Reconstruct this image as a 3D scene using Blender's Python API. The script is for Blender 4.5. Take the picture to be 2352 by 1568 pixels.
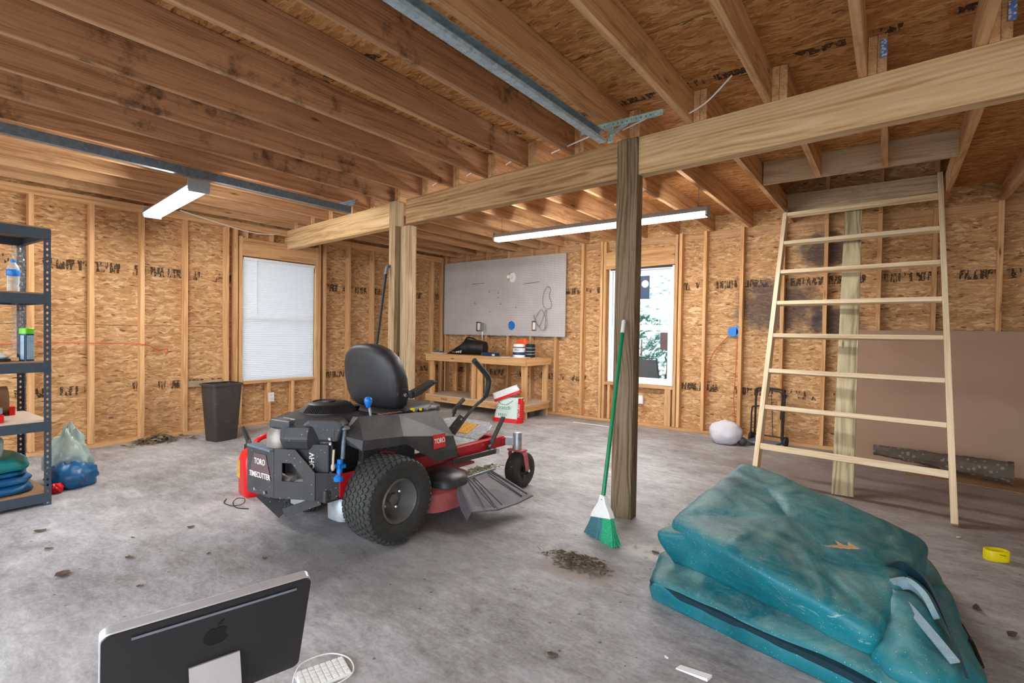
import bpy, bmesh, math, random
from math import sin, cos, pi, radians, atan2, sqrt
from mathutils import Vector, Matrix, noise
random.seed(7)
scene = bpy.context.scene
for o in list(bpy.data.objects): bpy.data.objects.remove(o)
COL = scene.collection

# ------------------------------------------------------------------ camera, world, sun, exposure
H = 1.212
yaw, pitch, roll = radians(36.803), radians(1.074), radians(0.875)
cd = bpy.data.cameras.new('camera'); cam = bpy.data.objects.new('camera', cd); COL.objects.link(cam)
cd.sensor_width = 36; cd.lens = 1167.7 / 2352 * 36; cd.clip_start = .02; cd.clip_end = 200
Fv = Vector((-sin(yaw)*cos(pitch), cos(yaw)*cos(pitch), -sin(pitch)))
Rv = Vector((cos(yaw), sin(yaw), 0)); Uv = Rv.cross(Fv)
R2 = Rv*cos(roll) + Uv*sin(roll); U2 = -Rv*sin(roll) + Uv*cos(roll)
m = Matrix((R2, U2, -Fv)).transposed().to_4x4(); m.translation = (0, 0, H)
cam.matrix_world = m; scene.camera = cam

w = bpy.data.worlds.new('world'); scene.world = w; w.use_nodes = True
bg = w.node_tree.nodes['Background']; bg.inputs[0].default_value = (.86, .93, 1, 1); bg.inputs[1].default_value = 3.3
sl = bpy.data.lights.new('sun', 'SUN'); so = bpy.data.objects.new('sun', sl); COL.objects.link(so)
sl.energy = 3; sl.angle = radians(3); sl.color = (1, .96, .9); so.rotation_euler = (radians(-38), radians(28), 0)
scene.view_settings.view_transform = 'Standard'; scene.view_settings.look = 'None'
scene.view_settings.gamma = 1; scene.view_settings.use_curve_mapping = False
scene.view_settings.exposure = 0.88
TUBE = 66.0

# ------------------------------------------------------------------ materials
def srgb(r, g, b):
    f = lambda c: (c/255/12.92) if c/255 <= .04045 else ((c/255+.055)/1.055)**2.4
    return (f(r), f(g), f(b), 1)
class NT:
    def __init__(s, name, rough=.6, metal=0, spec=.5):
        s.m = bpy.data.materials.new(name); s.m.use_nodes = True; s.t = s.m.node_tree
        s.b = s.t.nodes['Principled BSDF']; s.b.inputs['Roughness'].default_value = rough
        s.b.inputs['Metallic'].default_value = metal; s.b.inputs['Specular IOR Level'].default_value = spec
    def n(s, typ, ins={}, **kw):
        n = s.t.nodes.new(typ)
        for k, v in kw.items(): setattr(n, k, v)
        for k, v in ins.items(): s.set(n.inputs[k], v)
        return n
    def set(s, sock, v):
        if hasattr(v, 'is_output'): s.t.links.new(v, sock)
        elif isinstance(v, bpy.types.Node): s.t.links.new(v.outputs[0], sock)
        else: sock.default_value = v
    def math(s, op, a, b=0, c=None, clamp=False):
        n = s.n('ShaderNodeMath', operation=op, use_clamp=clamp); s.set(n.inputs[0], a); s.set(n.inputs[1], b)
        if c is not None: s.set(n.inputs[2], c)
        return n.outputs[0]
    def noise(s, vec, scale, detail=3, rough=.55, dist=0):
        return s.n('ShaderNodeTexNoise', {'Vector': vec, 'Scale': scale, 'Detail': detail, 'Roughness': rough, 'Distortion': dist}).outputs['Fac']
    def voro(s, vec, scale, feature='F1', rnd=1):
        return s.n('ShaderNodeTexVoronoi', {'Vector': vec, 'Scale': scale, 'Randomness': rnd}, feature=feature)
    def ramp(s, fac, stops):
        n = s.n('ShaderNodeValToRGB', {'Fac': fac}); cr = n.color_ramp
        while len(cr.elements) < len(stops): cr.elements.new(.5)
        for e, (p, c) in zip(cr.elements, stops): e.position = p; e.color = c if not isinstance(c, (int, float)) else (c, c, c, 1)
        return n.outputs['Color']
    def mix(s, fac, a, b, mode='MIX'):
        n = s.n('ShaderNodeMix', data_type='RGBA', blend_type=mode); s.set(n.inputs['Factor'], fac)
        s.set(n.inputs['A'], a); s.set(n.inputs['B'], b); return n.outputs['Result']
    def mapv(s, vec, scale=(1, 1, 1), rot=(0, 0, 0), loc=(0, 0, 0)):
        return s.n('ShaderNodeMapping', {'Vector': vec, 'Scale': scale, 'Rotation': rot, 'Location': loc}).outputs[0]
    def obj(s): return s.n('ShaderNodeTexCoord').outputs['Object']
    def color(s, c): s.set(s.b.inputs['Base Color'], c)
    def bump(s, h, st=.3, d=.01):
        s.set(s.b.inputs['Normal'], s.n('ShaderNodeBump', {'Height': h, 'Strength': st, 'Distance': d}))

def plain(name, rgb, rough=.5, metal=0, spec=.5, var=.12, scale=40, bump=0):
    M = NT(name, rough, metal, spec); c = srgb(*rgb)
    v = M.obj(); nz = M.noise(v, scale, 4)
    lo = tuple(x*(1-var) for x in c[:3])+(1,); hi = tuple(min(1, x*(1+var)) for x in c[:3])+(1,)
    M.color(M.ramp(nz, [(.3, lo), (.7, hi)]))
    if bump: M.bump(nz, bump, .003)
    return M.m

def wood(name, light, dark, stain=0, knots=True, rough=.7, grain=1., stainc=(50, 40, 34), ringa=.07, ringw=.013, rwarp=.10):
    M = NT(name, .85, 0, .10)
    oi = M.n('ShaderNodeObjectInfo').outputs['Random']
    off = M.n('ShaderNodeCombineXYZ', {'X': M.math('MULTIPLY', oi, 37.), 'Y': M.math('MULTIPLY', oi, 91.), 'Z': M.math('MULTIPLY', oi, 53.)})
    v0 = M.n('ShaderNodeVectorMath', {0: M.obj(), 1: off}, operation='ADD').outputs[0]
    wig = M.noise(M.mapv(v0, (1.1, 5, 5)), 1, 2)
    vd = M.n('ShaderNodeVectorMath', {0: v0, 1: M.n('ShaderNodeCombineXYZ', {'X': 0., 'Y': M.math('MULTIPLY', wig, .12), 'Z': M.math('MULTIPLY', wig, .12)})}, operation='ADD').outputs[0]
    g1 = M.noise(M.mapv(vd, (.7, 26*grain, 26*grain)), 1, 3, .6)
    g2 = M.noise(M.mapv(vd, (3, 110, 110)), 1, 2, .5)
    big = M.noise(v0, 1.3, 2)
    sp = M.n('ShaderNodeSeparateXYZ', {0: v0}); so_ = M.n('ShaderNodeSeparateXYZ', {0: M.obj()})
    wv = M.noise(M.mapv(v0, (.8, 4, 4)), 1, 2)
    ry = M.math('ADD', so_.outputs[1], M.math('ADD', M.math('MULTIPLY', wv, rwarp), -rwarp/2)); rz = M.math('ADD', so_.outputs[2], M.math('ADD', M.math('MULTIPLY', M.noise(M.mapv(v0, (.6, 3, 3), loc=(7, 3, 1)), 1, 1), .10), -.01))
    rr_ = M.math('SQRT', M.math('ADD', M.math('MULTIPLY', ry, ry), M.math('MULTIPLY', rz, rz)))
    g3 = M.math('ADD', M.math('MULTIPLY', M.math('SINE', M.math('MULTIPLY', rr_, 6.283/ringw)), .5), .5)
    fac = M.math('ADD', M.math('ADD', M.math('MULTIPLY', g3, ringa), -.5*ringa), M.math('ADD', M.math('MULTIPLY', g1, .62), M.math('ADD', M.math('MULTIPLY', g2, .22), M.math('MULTIPLY', big, .16))))
    col = M.ramp(fac, [(.36, srgb(*dark)), (.5, srgb(*[(a*2+b)/3 for a, b in zip(light, dark)])), (.64, srgb(*light))])
    hv = M.n('ShaderNodeHueSaturation', {'Value': M.math('ADD', M.math('MULTIPLY', oi, .24), .88), 'Color': col}).outputs[0]
    col = hv
    if knots:
        vo = M.voro(M.mapv(v0, (1.7, 7.5, 7.5)), 1)
        k = M.math('ADD', vo.outputs['Distance'], M.math('MULTIPLY', M.noise(v0, 30, 2), .06))
        msk = M.math('GREATER_THAN', M.n('ShaderNodeSeparateColor', {'Color': vo.outputs['Color']}).outputs[0], .45)
        kf = M.math('MULTIPLY', M.ramp(k, [(.06, 1.), (.13, .0)]), msk)
        col = M.mix(M.math('MULTIPLY', kf, .8), col, srgb(*[d*.45 for d in dark]))
    if stain:
        s1 = M.noise(v0, 2.3, 6, .68); s2 = M.noise(v0, 14, 5, .7)
        sf = M.ramp(M.math('ADD', M.math('MULTIPLY', s1, .7), M.math('MULTIPLY', s2, .3)), [(.55, 0.), (.66, 1.)])
        col = M.mix(M.math('MULTIPLY', sf, stain), col, srgb(*stainc))
    M.color(col); M.bump(g1, .25, .004)
    return M.m

def osb(name, u, v, bands=(), seams=(), stains=(), dim=1.0, cols=None):
    """oriented strand board. u, v: which object axes run along / up the sheet"""
    M = NT(name, .8, 0, .12)
    sep = M.n('ShaderNodeSeparateXYZ', {0: M.obj()})
    U, V = sep.outputs['XYZ'.index(u)], sep.outputs['XYZ'.index(v)]
    P = M.n('ShaderNodeCombineXYZ', {'X': U, 'Y': V, 'Z': 0.}).outputs[0]
    w1 = M.n('ShaderNodeTexNoise', {'Vector': P, 'Scale': 7., 'Detail': 2.}).outputs['Color']
    Pd = M.n('ShaderNodeVectorMath', {0: M.n('ShaderNodeVectorMath', {0: w1, 'Scale': .075}, operation='SCALE').outputs[0], 1: P}, operation='ADD').outputs[0]
    def layer(rot, sx, sy, off):
        vo = M.voro(M.mapv(Pd, (sx, sy, 1), (0, 0, rot), (off, off*1.7, 0)), 1)
        sc = M.n('ShaderNodeSeparateColor', {'Color': vo.outputs['Color']})
        fib = M.noise(M.mapv(Pd, (sx*1.5, sy*9, 1), (0, 0, rot), (off, off, 0)), 1, 2)
        return sc.outputs[0], sc.outputs[1], fib
    a, am, af = layer(.5, 12, 40, 1.3); b, bm, bf = layer(-.62, 13, 44, 5.1); c, cm, cf = layer(.08, 9, 34, 9.7); d, dm, df = layer(1.3, 16, 50, 3.3)
    def pick(m, x, y, th):
        t = M.math('GREATER_THAN', m, th)
        return M.math('ADD', M.math('MULTIPLY', t, x), M.math('MULTIPLY', M.math('SUBTRACT', 1., t), y))
    val = pick(am, a, pick(bm, b, pick(dm, d, c, .7), .45), .5)
    fib = pick(am, af, pick(bm, bf, pick(dm, df, cf, .7), .45), .5)
    big = M.noise(P, 1.1, 2)
    e, em, ef = layer(.75, 26, 120, 2.2); g, gm, gf = layer(-.30, 22, 105, 7.4); q_, qm, qf = layer(-1.1, 24, 110, 4.4)
    fine = pick(em, e, pick(gm, g, q_, .4), .55); ffib = pick(em, ef, pick(gm, gf, qf, .4), .55)
    fac = M.math('ADD', M.math('ADD', M.math('MULTIPLY', val, .34), M.math('MULTIPLY', fine, .17)), M.math('ADD', M.math('MULTIPLY', M.math('ADD', fib, ffib), .17), M.math('MULTIPLY', big, .24)))
    thin = M.math('GREATER_THAN', fine, .93)
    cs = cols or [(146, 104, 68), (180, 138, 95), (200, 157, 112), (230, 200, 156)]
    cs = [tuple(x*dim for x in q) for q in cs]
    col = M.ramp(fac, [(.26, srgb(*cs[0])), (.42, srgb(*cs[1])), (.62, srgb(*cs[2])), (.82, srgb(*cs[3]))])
    col = M.mix(M.math('MULTIPLY', thin, .38), col, srgb(*cs[3]))
    col = M.mix(M.math('MULTIPLY', M.math('LESS_THAN', fine, .055), .38), col, srgb(*[q*.6 for q in cs[0]]))
    # small dark bark chips
    vo = M.voro(M.mapv(Pd, (6, 24, 1), (0, 0, .2), (3, 8, 0)), 1)
    ch = M.math('MULTIPLY', M.math('LESS_THAN', vo.outputs['Distance'], .17), M.math('GREATER_THAN', M.n('ShaderNodeSeparateColor', {'Color': vo.outputs['Color']}).outputs[2], .87))
    col = M.mix(M.math('MULTIPLY', ch, .75), col, srgb(70, 46, 30))
    for (vc, hw) in bands:                      # printed ink rows
        inb = M.math('LESS_THAN', M.math('ABSOLUTE', M.math('SUBTRACT', M.math('ADD', V, M.math('MULTIPLY', M.noise(P, 1.2, 1), .03)), vc+.015)), hw)
        st = M.n('ShaderNodeTexVoronoi', {'Vector': M.mapv(P, (62, 13, 1)), 'Scale': 1.}, distance='CHEBYCHEV').outputs['Color']
        stroke = M.math('GREATER_THAN', M.n('ShaderNodeSeparateColor', {'Color': st}).outputs[0], .50)
        patch = M.math('GREATER_THAN', M.noise(M.mapv(P, (5, 1, 1), loc=(vc*9, 0, 0)), 1, 1), .47)
        ink = M.math('MULTIPLY', M.math('MULTIPLY', inb, stroke), patch)
        ink = M.math('MULTIPLY', ink, M.math('GREATER_THAN', M.noise(P, 60, 2), .40))
        haze = M.math('MULTIPLY', inb, M.math('MULTIPLY', patch, .25))
        col = M.mix(haze, col, srgb(92, 66, 46))
        col = M.mix(M.math('MULTIPLY', ink, .85), col, srgb(38, 33, 32))
    for vc in seams:
        ln = M.math('LESS_THAN', M.math('ABSOLUTE', M.math('SUBTRACT', V, vc)), .0028)
        col = M.mix(M.math('MULTIPLY', ln, .8), col, srgb(60, 40, 26))
    for (uc, vc, ru, rv, amt) in stains:
        dd = M.math('ADD', M.math('POWER', M.math('DIVIDE', M.math('SUBTRACT', U, uc), ru), 2.), M.math('POWER', M.math('DIVIDE', M.math('SUBTRACT', V, vc), rv), 2.))
        ff = M.ramp(M.math('ADD', dd, M.math('MULTIPLY', M.math('SUBTRACT', M.noise(P, 7, 4), .5), 1.6)), [(.35, 1.), (1., 0.)])
        col = M.mix(M.math('MULTIPLY', ff, amt), col, srgb(66, 66, 72))
    M.color(col); M.bump(fib, .25, .003)
    return M.m

def concrete():
    M = NT('grey_concrete', .62, 0, .35); P = M.obj()
    n1 = M.noise(M.mapv(P, (1, 1, 1)), .9, 5, .6); n2 = M.noise(M.mapv(P, (4, 9, 1), (0, 0, .5)), 1.2, 6, .68, .6); n3 = M.noise(P, 60, 3); n4 = M.noise(M.mapv(P, (1, 1, 1), (0, 0, 0), (9, 3, 0)), 3.2, 5, .65, .8)
    n5 = M.noise(M.mapv(P, (7, 16, 1), (0, 0, .6), (3, 1, 0)), 2.2, 7, .75, .8)
    f = M.math('ADD', M.math('MULTIPLY', n1, .34), M.math('ADD', M.math('MULTIPLY', n2, .22), M.math('ADD', M.math('MULTIPLY', n3, .10), M.math('ADD', M.math('MULTIPLY', n4, .18), M.math('MULTIPLY', n5, .20)))))
    col = M.ramp(f, [(.40, srgb(102, 99, 99)), (.485, srgb(146, 144, 145)), (.55, srgb(172, 171, 173)), (.64, srgb(206, 205, 206))])
    # painted shade: brownish below the ladder, dark grey under the mower
    sx = M.n('ShaderNodeSeparateXYZ', {0: P})
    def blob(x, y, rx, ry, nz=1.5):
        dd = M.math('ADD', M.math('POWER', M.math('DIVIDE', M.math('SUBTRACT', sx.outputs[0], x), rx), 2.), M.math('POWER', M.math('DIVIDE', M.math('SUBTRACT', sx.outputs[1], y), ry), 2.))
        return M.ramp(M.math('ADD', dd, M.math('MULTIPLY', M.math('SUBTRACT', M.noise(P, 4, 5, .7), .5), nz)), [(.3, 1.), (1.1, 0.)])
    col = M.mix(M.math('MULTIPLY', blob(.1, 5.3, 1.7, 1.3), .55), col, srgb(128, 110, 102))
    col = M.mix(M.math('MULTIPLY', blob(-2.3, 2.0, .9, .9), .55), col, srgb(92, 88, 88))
    col = M.mix(M.math('MULTIPLY', blob(-1.25, 2.3, .26, .16), .7), col, srgb(140, 118, 104))
    wp = M.math('MULTIPLY', blob(-1.04, 2.72, .17, .13, 2.2), M.ramp(M.noise(P, 16, 4, .7), [(.42, 0.), (.5, 1.)]))
    col = M.mix(M.math('MULTIPLY', wp, .8), col, srgb(214, 210, 205))
    vo = M.voro(P, 15); sp = M.math('MULTIPLY', M.math('LESS_THAN', vo.outputs['Distance'], .10), M.math('GREATER_THAN', M.n('ShaderNodeSeparateColor', {'Color': vo.outputs['Color']}).outputs[1], .80))
    col = M.mix(M.math('MULTIPLY', sp, .7), col, srgb(62, 56, 52))
    ring = M.ramp(M.voro(P, 2.4, 'DISTANCE_TO_EDGE').outputs['Distance'], [(.0, 1.), (.012, 0.)])
    M.color(col); M.bump(f, .5, .012)
    M.set(M.b.inputs['Roughness'], M.ramp(n4, [(.3, .5), (.7, .75)]))
    return M.m

def tarp_mat():
    M = NT('teal_vinyl', .45, 0, .4); P = M.obj()
    base = M.ramp(M.noise(P, 2.2, 3), [(.3, srgb(0, 84, 96)), (.7, srgb(0, 122, 136))])
    dust = M.noise(P, 5, 5, .7, 1.2); nrm = M.n('ShaderNodeNewGeometry').outputs['Normal']
    up = M.n('ShaderNodeSeparateXYZ', {0: nrm}).outputs[2]
    dz = M.ramp(up, [(.55, .12), (.92, 1.)])
    col = M.mix(M.math('MULTIPLY', M.ramp(dust, [(.38, .08), (.70, 1.)]), M.math('MULTIPLY', dz, .6)), base, srgb(148, 178, 168))
    scr = M.noise(M.mapv(P, (7, 60, 20), (0, 0, .9)), 1, 4, .7, 2)
    col = M.mix(M.math('MULTIPLY', M.ramp(scr, [(.62, 0.), (.72, 1.)]), .5), col, srgb(178, 196, 184))
    sp = M.voro(P, 130); s2 = M.math('MULTIPLY', M.math('LESS_THAN', sp.outputs['Distance'], .2), M.math('GREATER_THAN', M.n('ShaderNodeSeparateColor', {'Color': sp.outputs['Color']}).outputs[0], .86))
    col = M.mix(M.math('MULTIPLY', s2, .6), col, srgb(200, 214, 208))
    M.color(col); M.bump(M.noise(P, 9, 4, .6), .35, .02)
    M.set(M.b.inputs['Roughness'], M.ramp(dust, [(.35, .38), (.7, .68)]))
    return M.m

def glass_mat():
    M = NT('window_glass', .02); t = M.t
    tr = M.n('ShaderNodeBsdfTransparent', {'Color': (.94, .97, .97, 1)}); gl = M.n('ShaderNodeBsdfGlossy', {'Roughness': .02})
    mx = M.n('ShaderNodeMixShader', {0: M.math('MULTIPLY', M.n('ShaderNodeFresnel', {'IOR': 1.45}).outputs[0], .9), 1: tr.outputs[0], 2: gl.outputs[0]})
    t.links.new(mx.outputs[0], t.nodes['Material Output'].inputs[0]); return M.m
def clear_mat(name, col, alpha=.35):
    M = NT(name, .12); t = M.t
    M.b.inputs['Base Color'].default_value = srgb(*col)
    tr = M.n('ShaderNodeBsdfTransparent', {'Color': (.93, .96, .97, 1)})
    lw = M.n('ShaderNodeLayerWeight', {'Blend': .5}).outputs['Facing']
    mx = M.n('ShaderNodeMixShader', {0: M.math('ADD', M.math('MULTIPLY', lw, .6), alpha, clamp=True), 1: tr.outputs[0], 2: M.b.outputs[0]})
    t.links.new(mx.outputs[0], t.nodes['Material Output'].inputs[0]); return M.m
def blind_mat():
    M = NT('white_blind', .5); t = M.t; M.b.inputs['Base Color'].default_value = srgb(228, 232, 236)
    tl = M.n('ShaderNodeBsdfTranslucent', {'Color': srgb(225, 235, 245)})
    mx = M.n('ShaderNodeMixShader', {0: .15, 1: M.b.outputs[0], 2: tl.outputs[0]})
    t.links.new(mx.outputs[0], t.nodes['Material Output'].inputs[0]); return M.m
def emit(name, col, st):
    M = NT(name); t = M.t; e = M.n('ShaderNodeEmission', {'Color': col, 'Strength': st})
    t.links.new(e.outputs[0], t.nodes['Material Output'].inputs[0]); return M.m
def galv(name, rgb, rough=.42):
    M = NT(name, rough, .25); P = M.obj()
    c = M.voro(P, 45); v = M.n('ShaderNodeSeparateColor', {'Color': c.outputs['Color']}).outputs[0]
    q = srgb(*rgb); M.color(M.ramp(v, [(0, tuple(x*.8 for x in q[:3])+(1,)), (1, tuple(min(1, x*1.15) for x in q[:3])+(1,))])); return M.m
def pegboard_mat():
    M = NT('perforated_hardboard', .5); sep = M.n('ShaderNodeSeparateXYZ', {0: M.obj()})
    fx = M.math('SUBTRACT', M.math('FRACT', M.math('DIVIDE', sep.outputs[0], .0254)), .5); fz = M.math('SUBTRACT', M.math('FRACT', M.math('DIVIDE', sep.outputs[2], .0254)), .5)
    d = M.math('SQRT', M.math('ADD', M.math('MULTIPLY', fx, fx), M.math('MULTIPLY', fz, fz)))
    base = M.ramp(M.noise(M.obj(), 2, 4), [(.3, srgb(188, 183, 182)), (.7, srgb(206, 202, 202))])
    M.color(M.mix(M.math('LESS_THAN', d, .15), base, srgb(56, 50, 46))); return M.m
def speckled(name, base, spot, scale=60, th=.8, rough=.5, thr=.2):
    M = NT(name, rough); P = M.obj(); vo = M.voro(P, scale)
    s = M.math('MULTIPLY', M.math('LESS_THAN', vo.outputs['Distance'], thr), M.math('GREATER_THAN', M.n('ShaderNodeSeparateColor', {'Color': vo.outputs['Color']}).outputs[0], th))
    c = M.ramp(M.noise(P, 12, 5, .65), [(.3, tuple(x*.8 for x in srgb(*base)[:3])+(1,)), (.75, tuple(min(1, x*1.35) for x in srgb(*base)[:3])+(1,))])
    M.color(M.mix(M.math('MULTIPLY', s, .7), c, srgb(*spot))); return M.m
def foliage_mat():
    M = NT('sunlit_hillside', .8); P = M.obj(); n = M.noise(P, 3.2, 6, .75, 1)
    M.color(M.ramp(n, [(.38, srgb(20, 52, 50)), (.46, srgb(52, 84, 82)), (.51, srgb(150, 156, 156)), (.6, srgb(205, 205, 202))])); return M.m

MAT = {}
MAT['stud'] = wood('pine_stud', (226, 184, 136), (182, 134, 88), ringa=.05)
MAT['joist'] = wood('joist_lumber', (206, 162, 126), (154, 113, 82), stain=.85, stainc=(58, 46, 38))
MAT['joistclean'] = wood('clean_joist_lumber', (216, 176, 134), (164, 122, 84), stain=.3)
MAT['beam'] = wood('beam_lumber', (230, 200, 156), (184, 146, 100), grain=.8, ringa=.11, ringw=.02)
MAT['post'] = wood('weathered_post_lumber', (156, 136, 112), (92, 76, 58), grain=.7, stain=.35, stainc=(66, 54, 42), ringa=.13, ringw=.026, rwarp=.30)
MAT['midbeam'] = wood('brown_beam_lumber', (198, 164, 122), (136, 102, 70), grain=.8, stain=.2, ringa=.11, ringw=.022)
MAT['post2'] = wood('pale_post_lumber', (206, 184, 150), (156, 128, 96), grain=.8, stain=.15, ringa=.12, ringw=.02)
MAT['ladder'] = wood('fresh_pine', (236, 218, 188), (202, 176, 136), knots=False, grain=1.2, ringa=.06)
MAT['treated'] = wood('treated_plank', (208, 196, 162), (150, 140, 110), grain=.6, ringa=.16, ringw=.024, rwarp=.24)
MAT['ledger'] = wood('greyed_pine', (196, 174, 146), (150, 128, 102), stain=.3, stainc=(80, 60, 46))
MAT['bench'] = wood('bench_pine', (226, 182, 130), (188, 138, 88))
BL, BR = [(1.80, .05), (.57, .045)], [(1.82, .045), (.56, .045)]
MAT['osbL'] = osb('strand_board_left', 'Y', 'Z', BL, (1.22,))
MAT['osbR'] = osb('strand_board_right', 'X', 'Z', BR, (1.22, 2.44), [(-1.05, 1.55, .55, .36, .75), (-.62, 2.15, .3, .22, .8), (-.5, 1.35, .3, .2, .8)])
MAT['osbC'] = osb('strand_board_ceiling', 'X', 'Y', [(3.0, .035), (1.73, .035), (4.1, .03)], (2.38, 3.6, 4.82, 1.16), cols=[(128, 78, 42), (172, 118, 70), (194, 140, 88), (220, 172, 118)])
MAT['osbU'] = osb('strand_board_far', 'Y', 'Z', (), (1.22,))
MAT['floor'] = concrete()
MAT['tarp'] = tarp_mat()
MAT['glass'] = glass_mat(); MAT['blind'] = blind_mat()
MAT['white'] = plain('white_vinyl', (236, 240, 243), .4, var=.03)
MAT['wht'] = plain('white_plastic', (238, 238, 236), .35, var=.04)
MAT['galv'] = galv('galvanised_steel', (168, 190, 202)); MAT['galvd'] = galv('dull_galvanised_steel', (112, 128, 142))
MAT['galvg'] = galv('greenish_zinc', (150, 186, 184))
MAT['fix'] = plain('grey_fixture_enamel', (150, 156, 160), .4, var=.05)
MAT['tube'] = emit('lit_tube', (1, .98, .95, 1), TUBE)
MAT['navy'] = plain('dark_blue_grey_enamel', (58, 70, 84), .5, var=.12)
MAT['mdf'] = plain('brown_hardboard', (150, 116, 84), .7, var=.08)
MAT['mdfp'] = plain('hardboard_sheet', (164, 132, 108), .55, var=.05, scale=300)
MAT['shelfb'] = plain('pale_shelf_board', (206, 186, 168), .6, var=.06)
MAT['blackp'] = speckled('dusty_black_plastic', (58, 58, 60), (150, 148, 142), 90, .9, .55)
MAT['seat'] = plain('black_vinyl_seat', (46, 47, 50), .48, var=.18, scale=30)
MAT['rubber'] = plain('tyre_rubber', (54, 55, 53), .75, var=.25, scale=25)
MAT['rim'] = plain('grey_steel_rim', (112, 112, 110), .4, metal=.2, var=.1)
MAT['steelblk'] = speckled('black_painted_steel', (54, 54, 56), (170, 168, 160), 70, .88, .5)
MAT['red'] = speckled('red_enamel', (176, 24, 34), (120, 60, 56), 50, .9, .35)
MAT['redf'] = speckled('dusty_red_enamel', (178, 92, 92), (120, 96, 80), 60, .8, .55)
MAT['redp'] = plain('red_plastic', (214, 22, 30), .32, var=.08)
MAT['silver'] = plain('bare_aluminium_casting', (172, 178, 184), .42, metal=.6, var=.2, scale=20)
MAT['chrome'] = plain('bright_steel', (214, 216, 218), .25, metal=.9, var=.05)
MAT['engine'] = speckled('engine_black', (50, 52, 56), (140, 140, 136), 60, .88, .45)
MAT['greyhose'] = plain('grey_rubber', (128, 126, 124), .5)
MAT['smoke'] = plain('smoky_heat_shield', (150, 142, 136), .35, metal=.4, var=.3, scale=12)
MAT['bluep'] = plain('bright_blue_plastic', (22, 122, 212), .35, var=.05)
MAT['yellow'] = plain('bright_yellow_plastic', (242, 224, 12), .4, var=.04)
MAT['chute'] = speckled('scuffed_grey_plastic', (88, 86, 90), (150, 148, 148), 80, .85, .6)
MAT['black'] = plain('matt_black', (26, 26, 28), .55, var=.1)
MAT['green'] = plain('green_enamel', (0, 128, 84), .35, var=.05)
MAT['bluegreen'] = plain('dusty_blue_green_bristle', (66, 116, 126), .8, var=.3, scale=120)
MAT['greenb'] = plain('green_bristle', (24, 150, 104), .7, var=.3, scale=120)
MAT['bin'] = speckled('dark_brown_plastic', (62, 56, 54), (130, 124, 118), 60, .93, .5)
MAT['leaf'] = plain('dry_brown_leaf', (96, 78, 62), .8, var=.4, scale=20)
MAT['leafp'] = plain('pale_dry_leaf', (198, 156, 112), .75, var=.2, scale=20)
MAT['log'] = speckled('grey_bark', (98, 88, 78), (150, 142, 132), 30, .6, .9, .4)
MAT['cloth'] = plain('white_cloth', (214, 214, 224), .9, var=.05, scale=8)
MAT['vinyld'] = plain('dark_teal_webbing', (14, 48, 60), .6, var=.25, scale=90)
MAT['webl'] = speckled('pale_grey_blue_webbing', (132, 158, 168), (190, 205, 210), 140, .5, .7)
MAT['alum'] = plain('brushed_aluminium', (206, 208, 212), .38, metal=.5, var=.03)
MAT['iback'] = plain('satin_black_panel', (36, 35, 37), .42, var=.1, scale=300)
MAT['gloss'] = plain('gloss_black', (6, 6, 7), .12, var=0)
MAT['slot'] = plain('grey_vent', (120, 124, 134), .5)
MAT['peg'] = pegboard_mat()
MAT['bgreen'] = plain('lime_green_plastic', (112, 210, 40), .35)
MAT['dkblue'] = plain('dark_blue_plastic', (24, 62, 104), .4)
MAT['label'] = speckled('printed_label', (150, 180, 196), (60, 90, 130), 120, .6, .4)
MAT['orange'] = plain('orange_film', (236, 92, 30), .4, var=.12)
MAT['bagw'] = plain('white_woven_bag', (226, 230, 232), .5, var=.05)
MAT['bagg'] = plain('pale_mint_bag', (206, 226, 222), .5, var=.05)
MAT['greentxt'] = plain('green_print', (40, 120, 90), .5)
MAT['whitetxt'] = plain('white_print', (232, 232, 228), .5, var=.02)
MAT['blktxt'] = plain('black_print', (30, 30, 32), .6)
MAT['badge'] = plain('red_badge', (206, 52, 52), .45, var=.1)
MAT['maroon'] = plain('dull_maroon_decal', (96, 72, 74), .5)
MAT['stick'] = speckled('yellow_warning_label', (206, 160, 70), (70, 50, 20), 160, .55, .5, .45)
MAT['clear'] = clear_mat('clear_plastic', (225, 235, 240), .12)
MAT['film'] = clear_mat('cloudy_film', (180, 205, 200), .45)
MAT['bubble'] = clear_mat('crinkled_film', (170, 175, 180), .3)
MAT['bluetarp'] = plain('blue_poly_tarp', (22, 92, 142), .4, var=.3, scale=6)
MAT['tealt'] = plain('teal_poly_tarp', (20, 130, 130), .45, var=.2, scale=6)
MAT['copper'] = plain('orange_cord', (196, 92, 50), .5)
MAT['redcord'] = plain('red_cord', (216, 74, 50), .5)
MAT['tool'] = plain('grey_toolbox_plastic', (140, 150, 160), .4)
MAT['sticker'] = speckled('blue_white_sticker', (90, 130, 200), (235, 238, 245), 90, .35, .5, .5)
MAT['paper'] = plain('white_paper', (240, 240, 240), .7, var=.02)
MAT['hill'] = foliage_mat()
MAT['mesh'] = plain('dark_mesh_fabric', (60, 66, 76), .7)
MAT['gravel'] = plain('pale_ground', (150, 148, 142), .9, var=.2, scale=6)
MAT['tread'] = galv('diamond_plate', (190, 196, 202), .35)
MAT['cut'] = plain('dried_grass', (124, 120, 90), .9, var=.4, scale=60)

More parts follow.
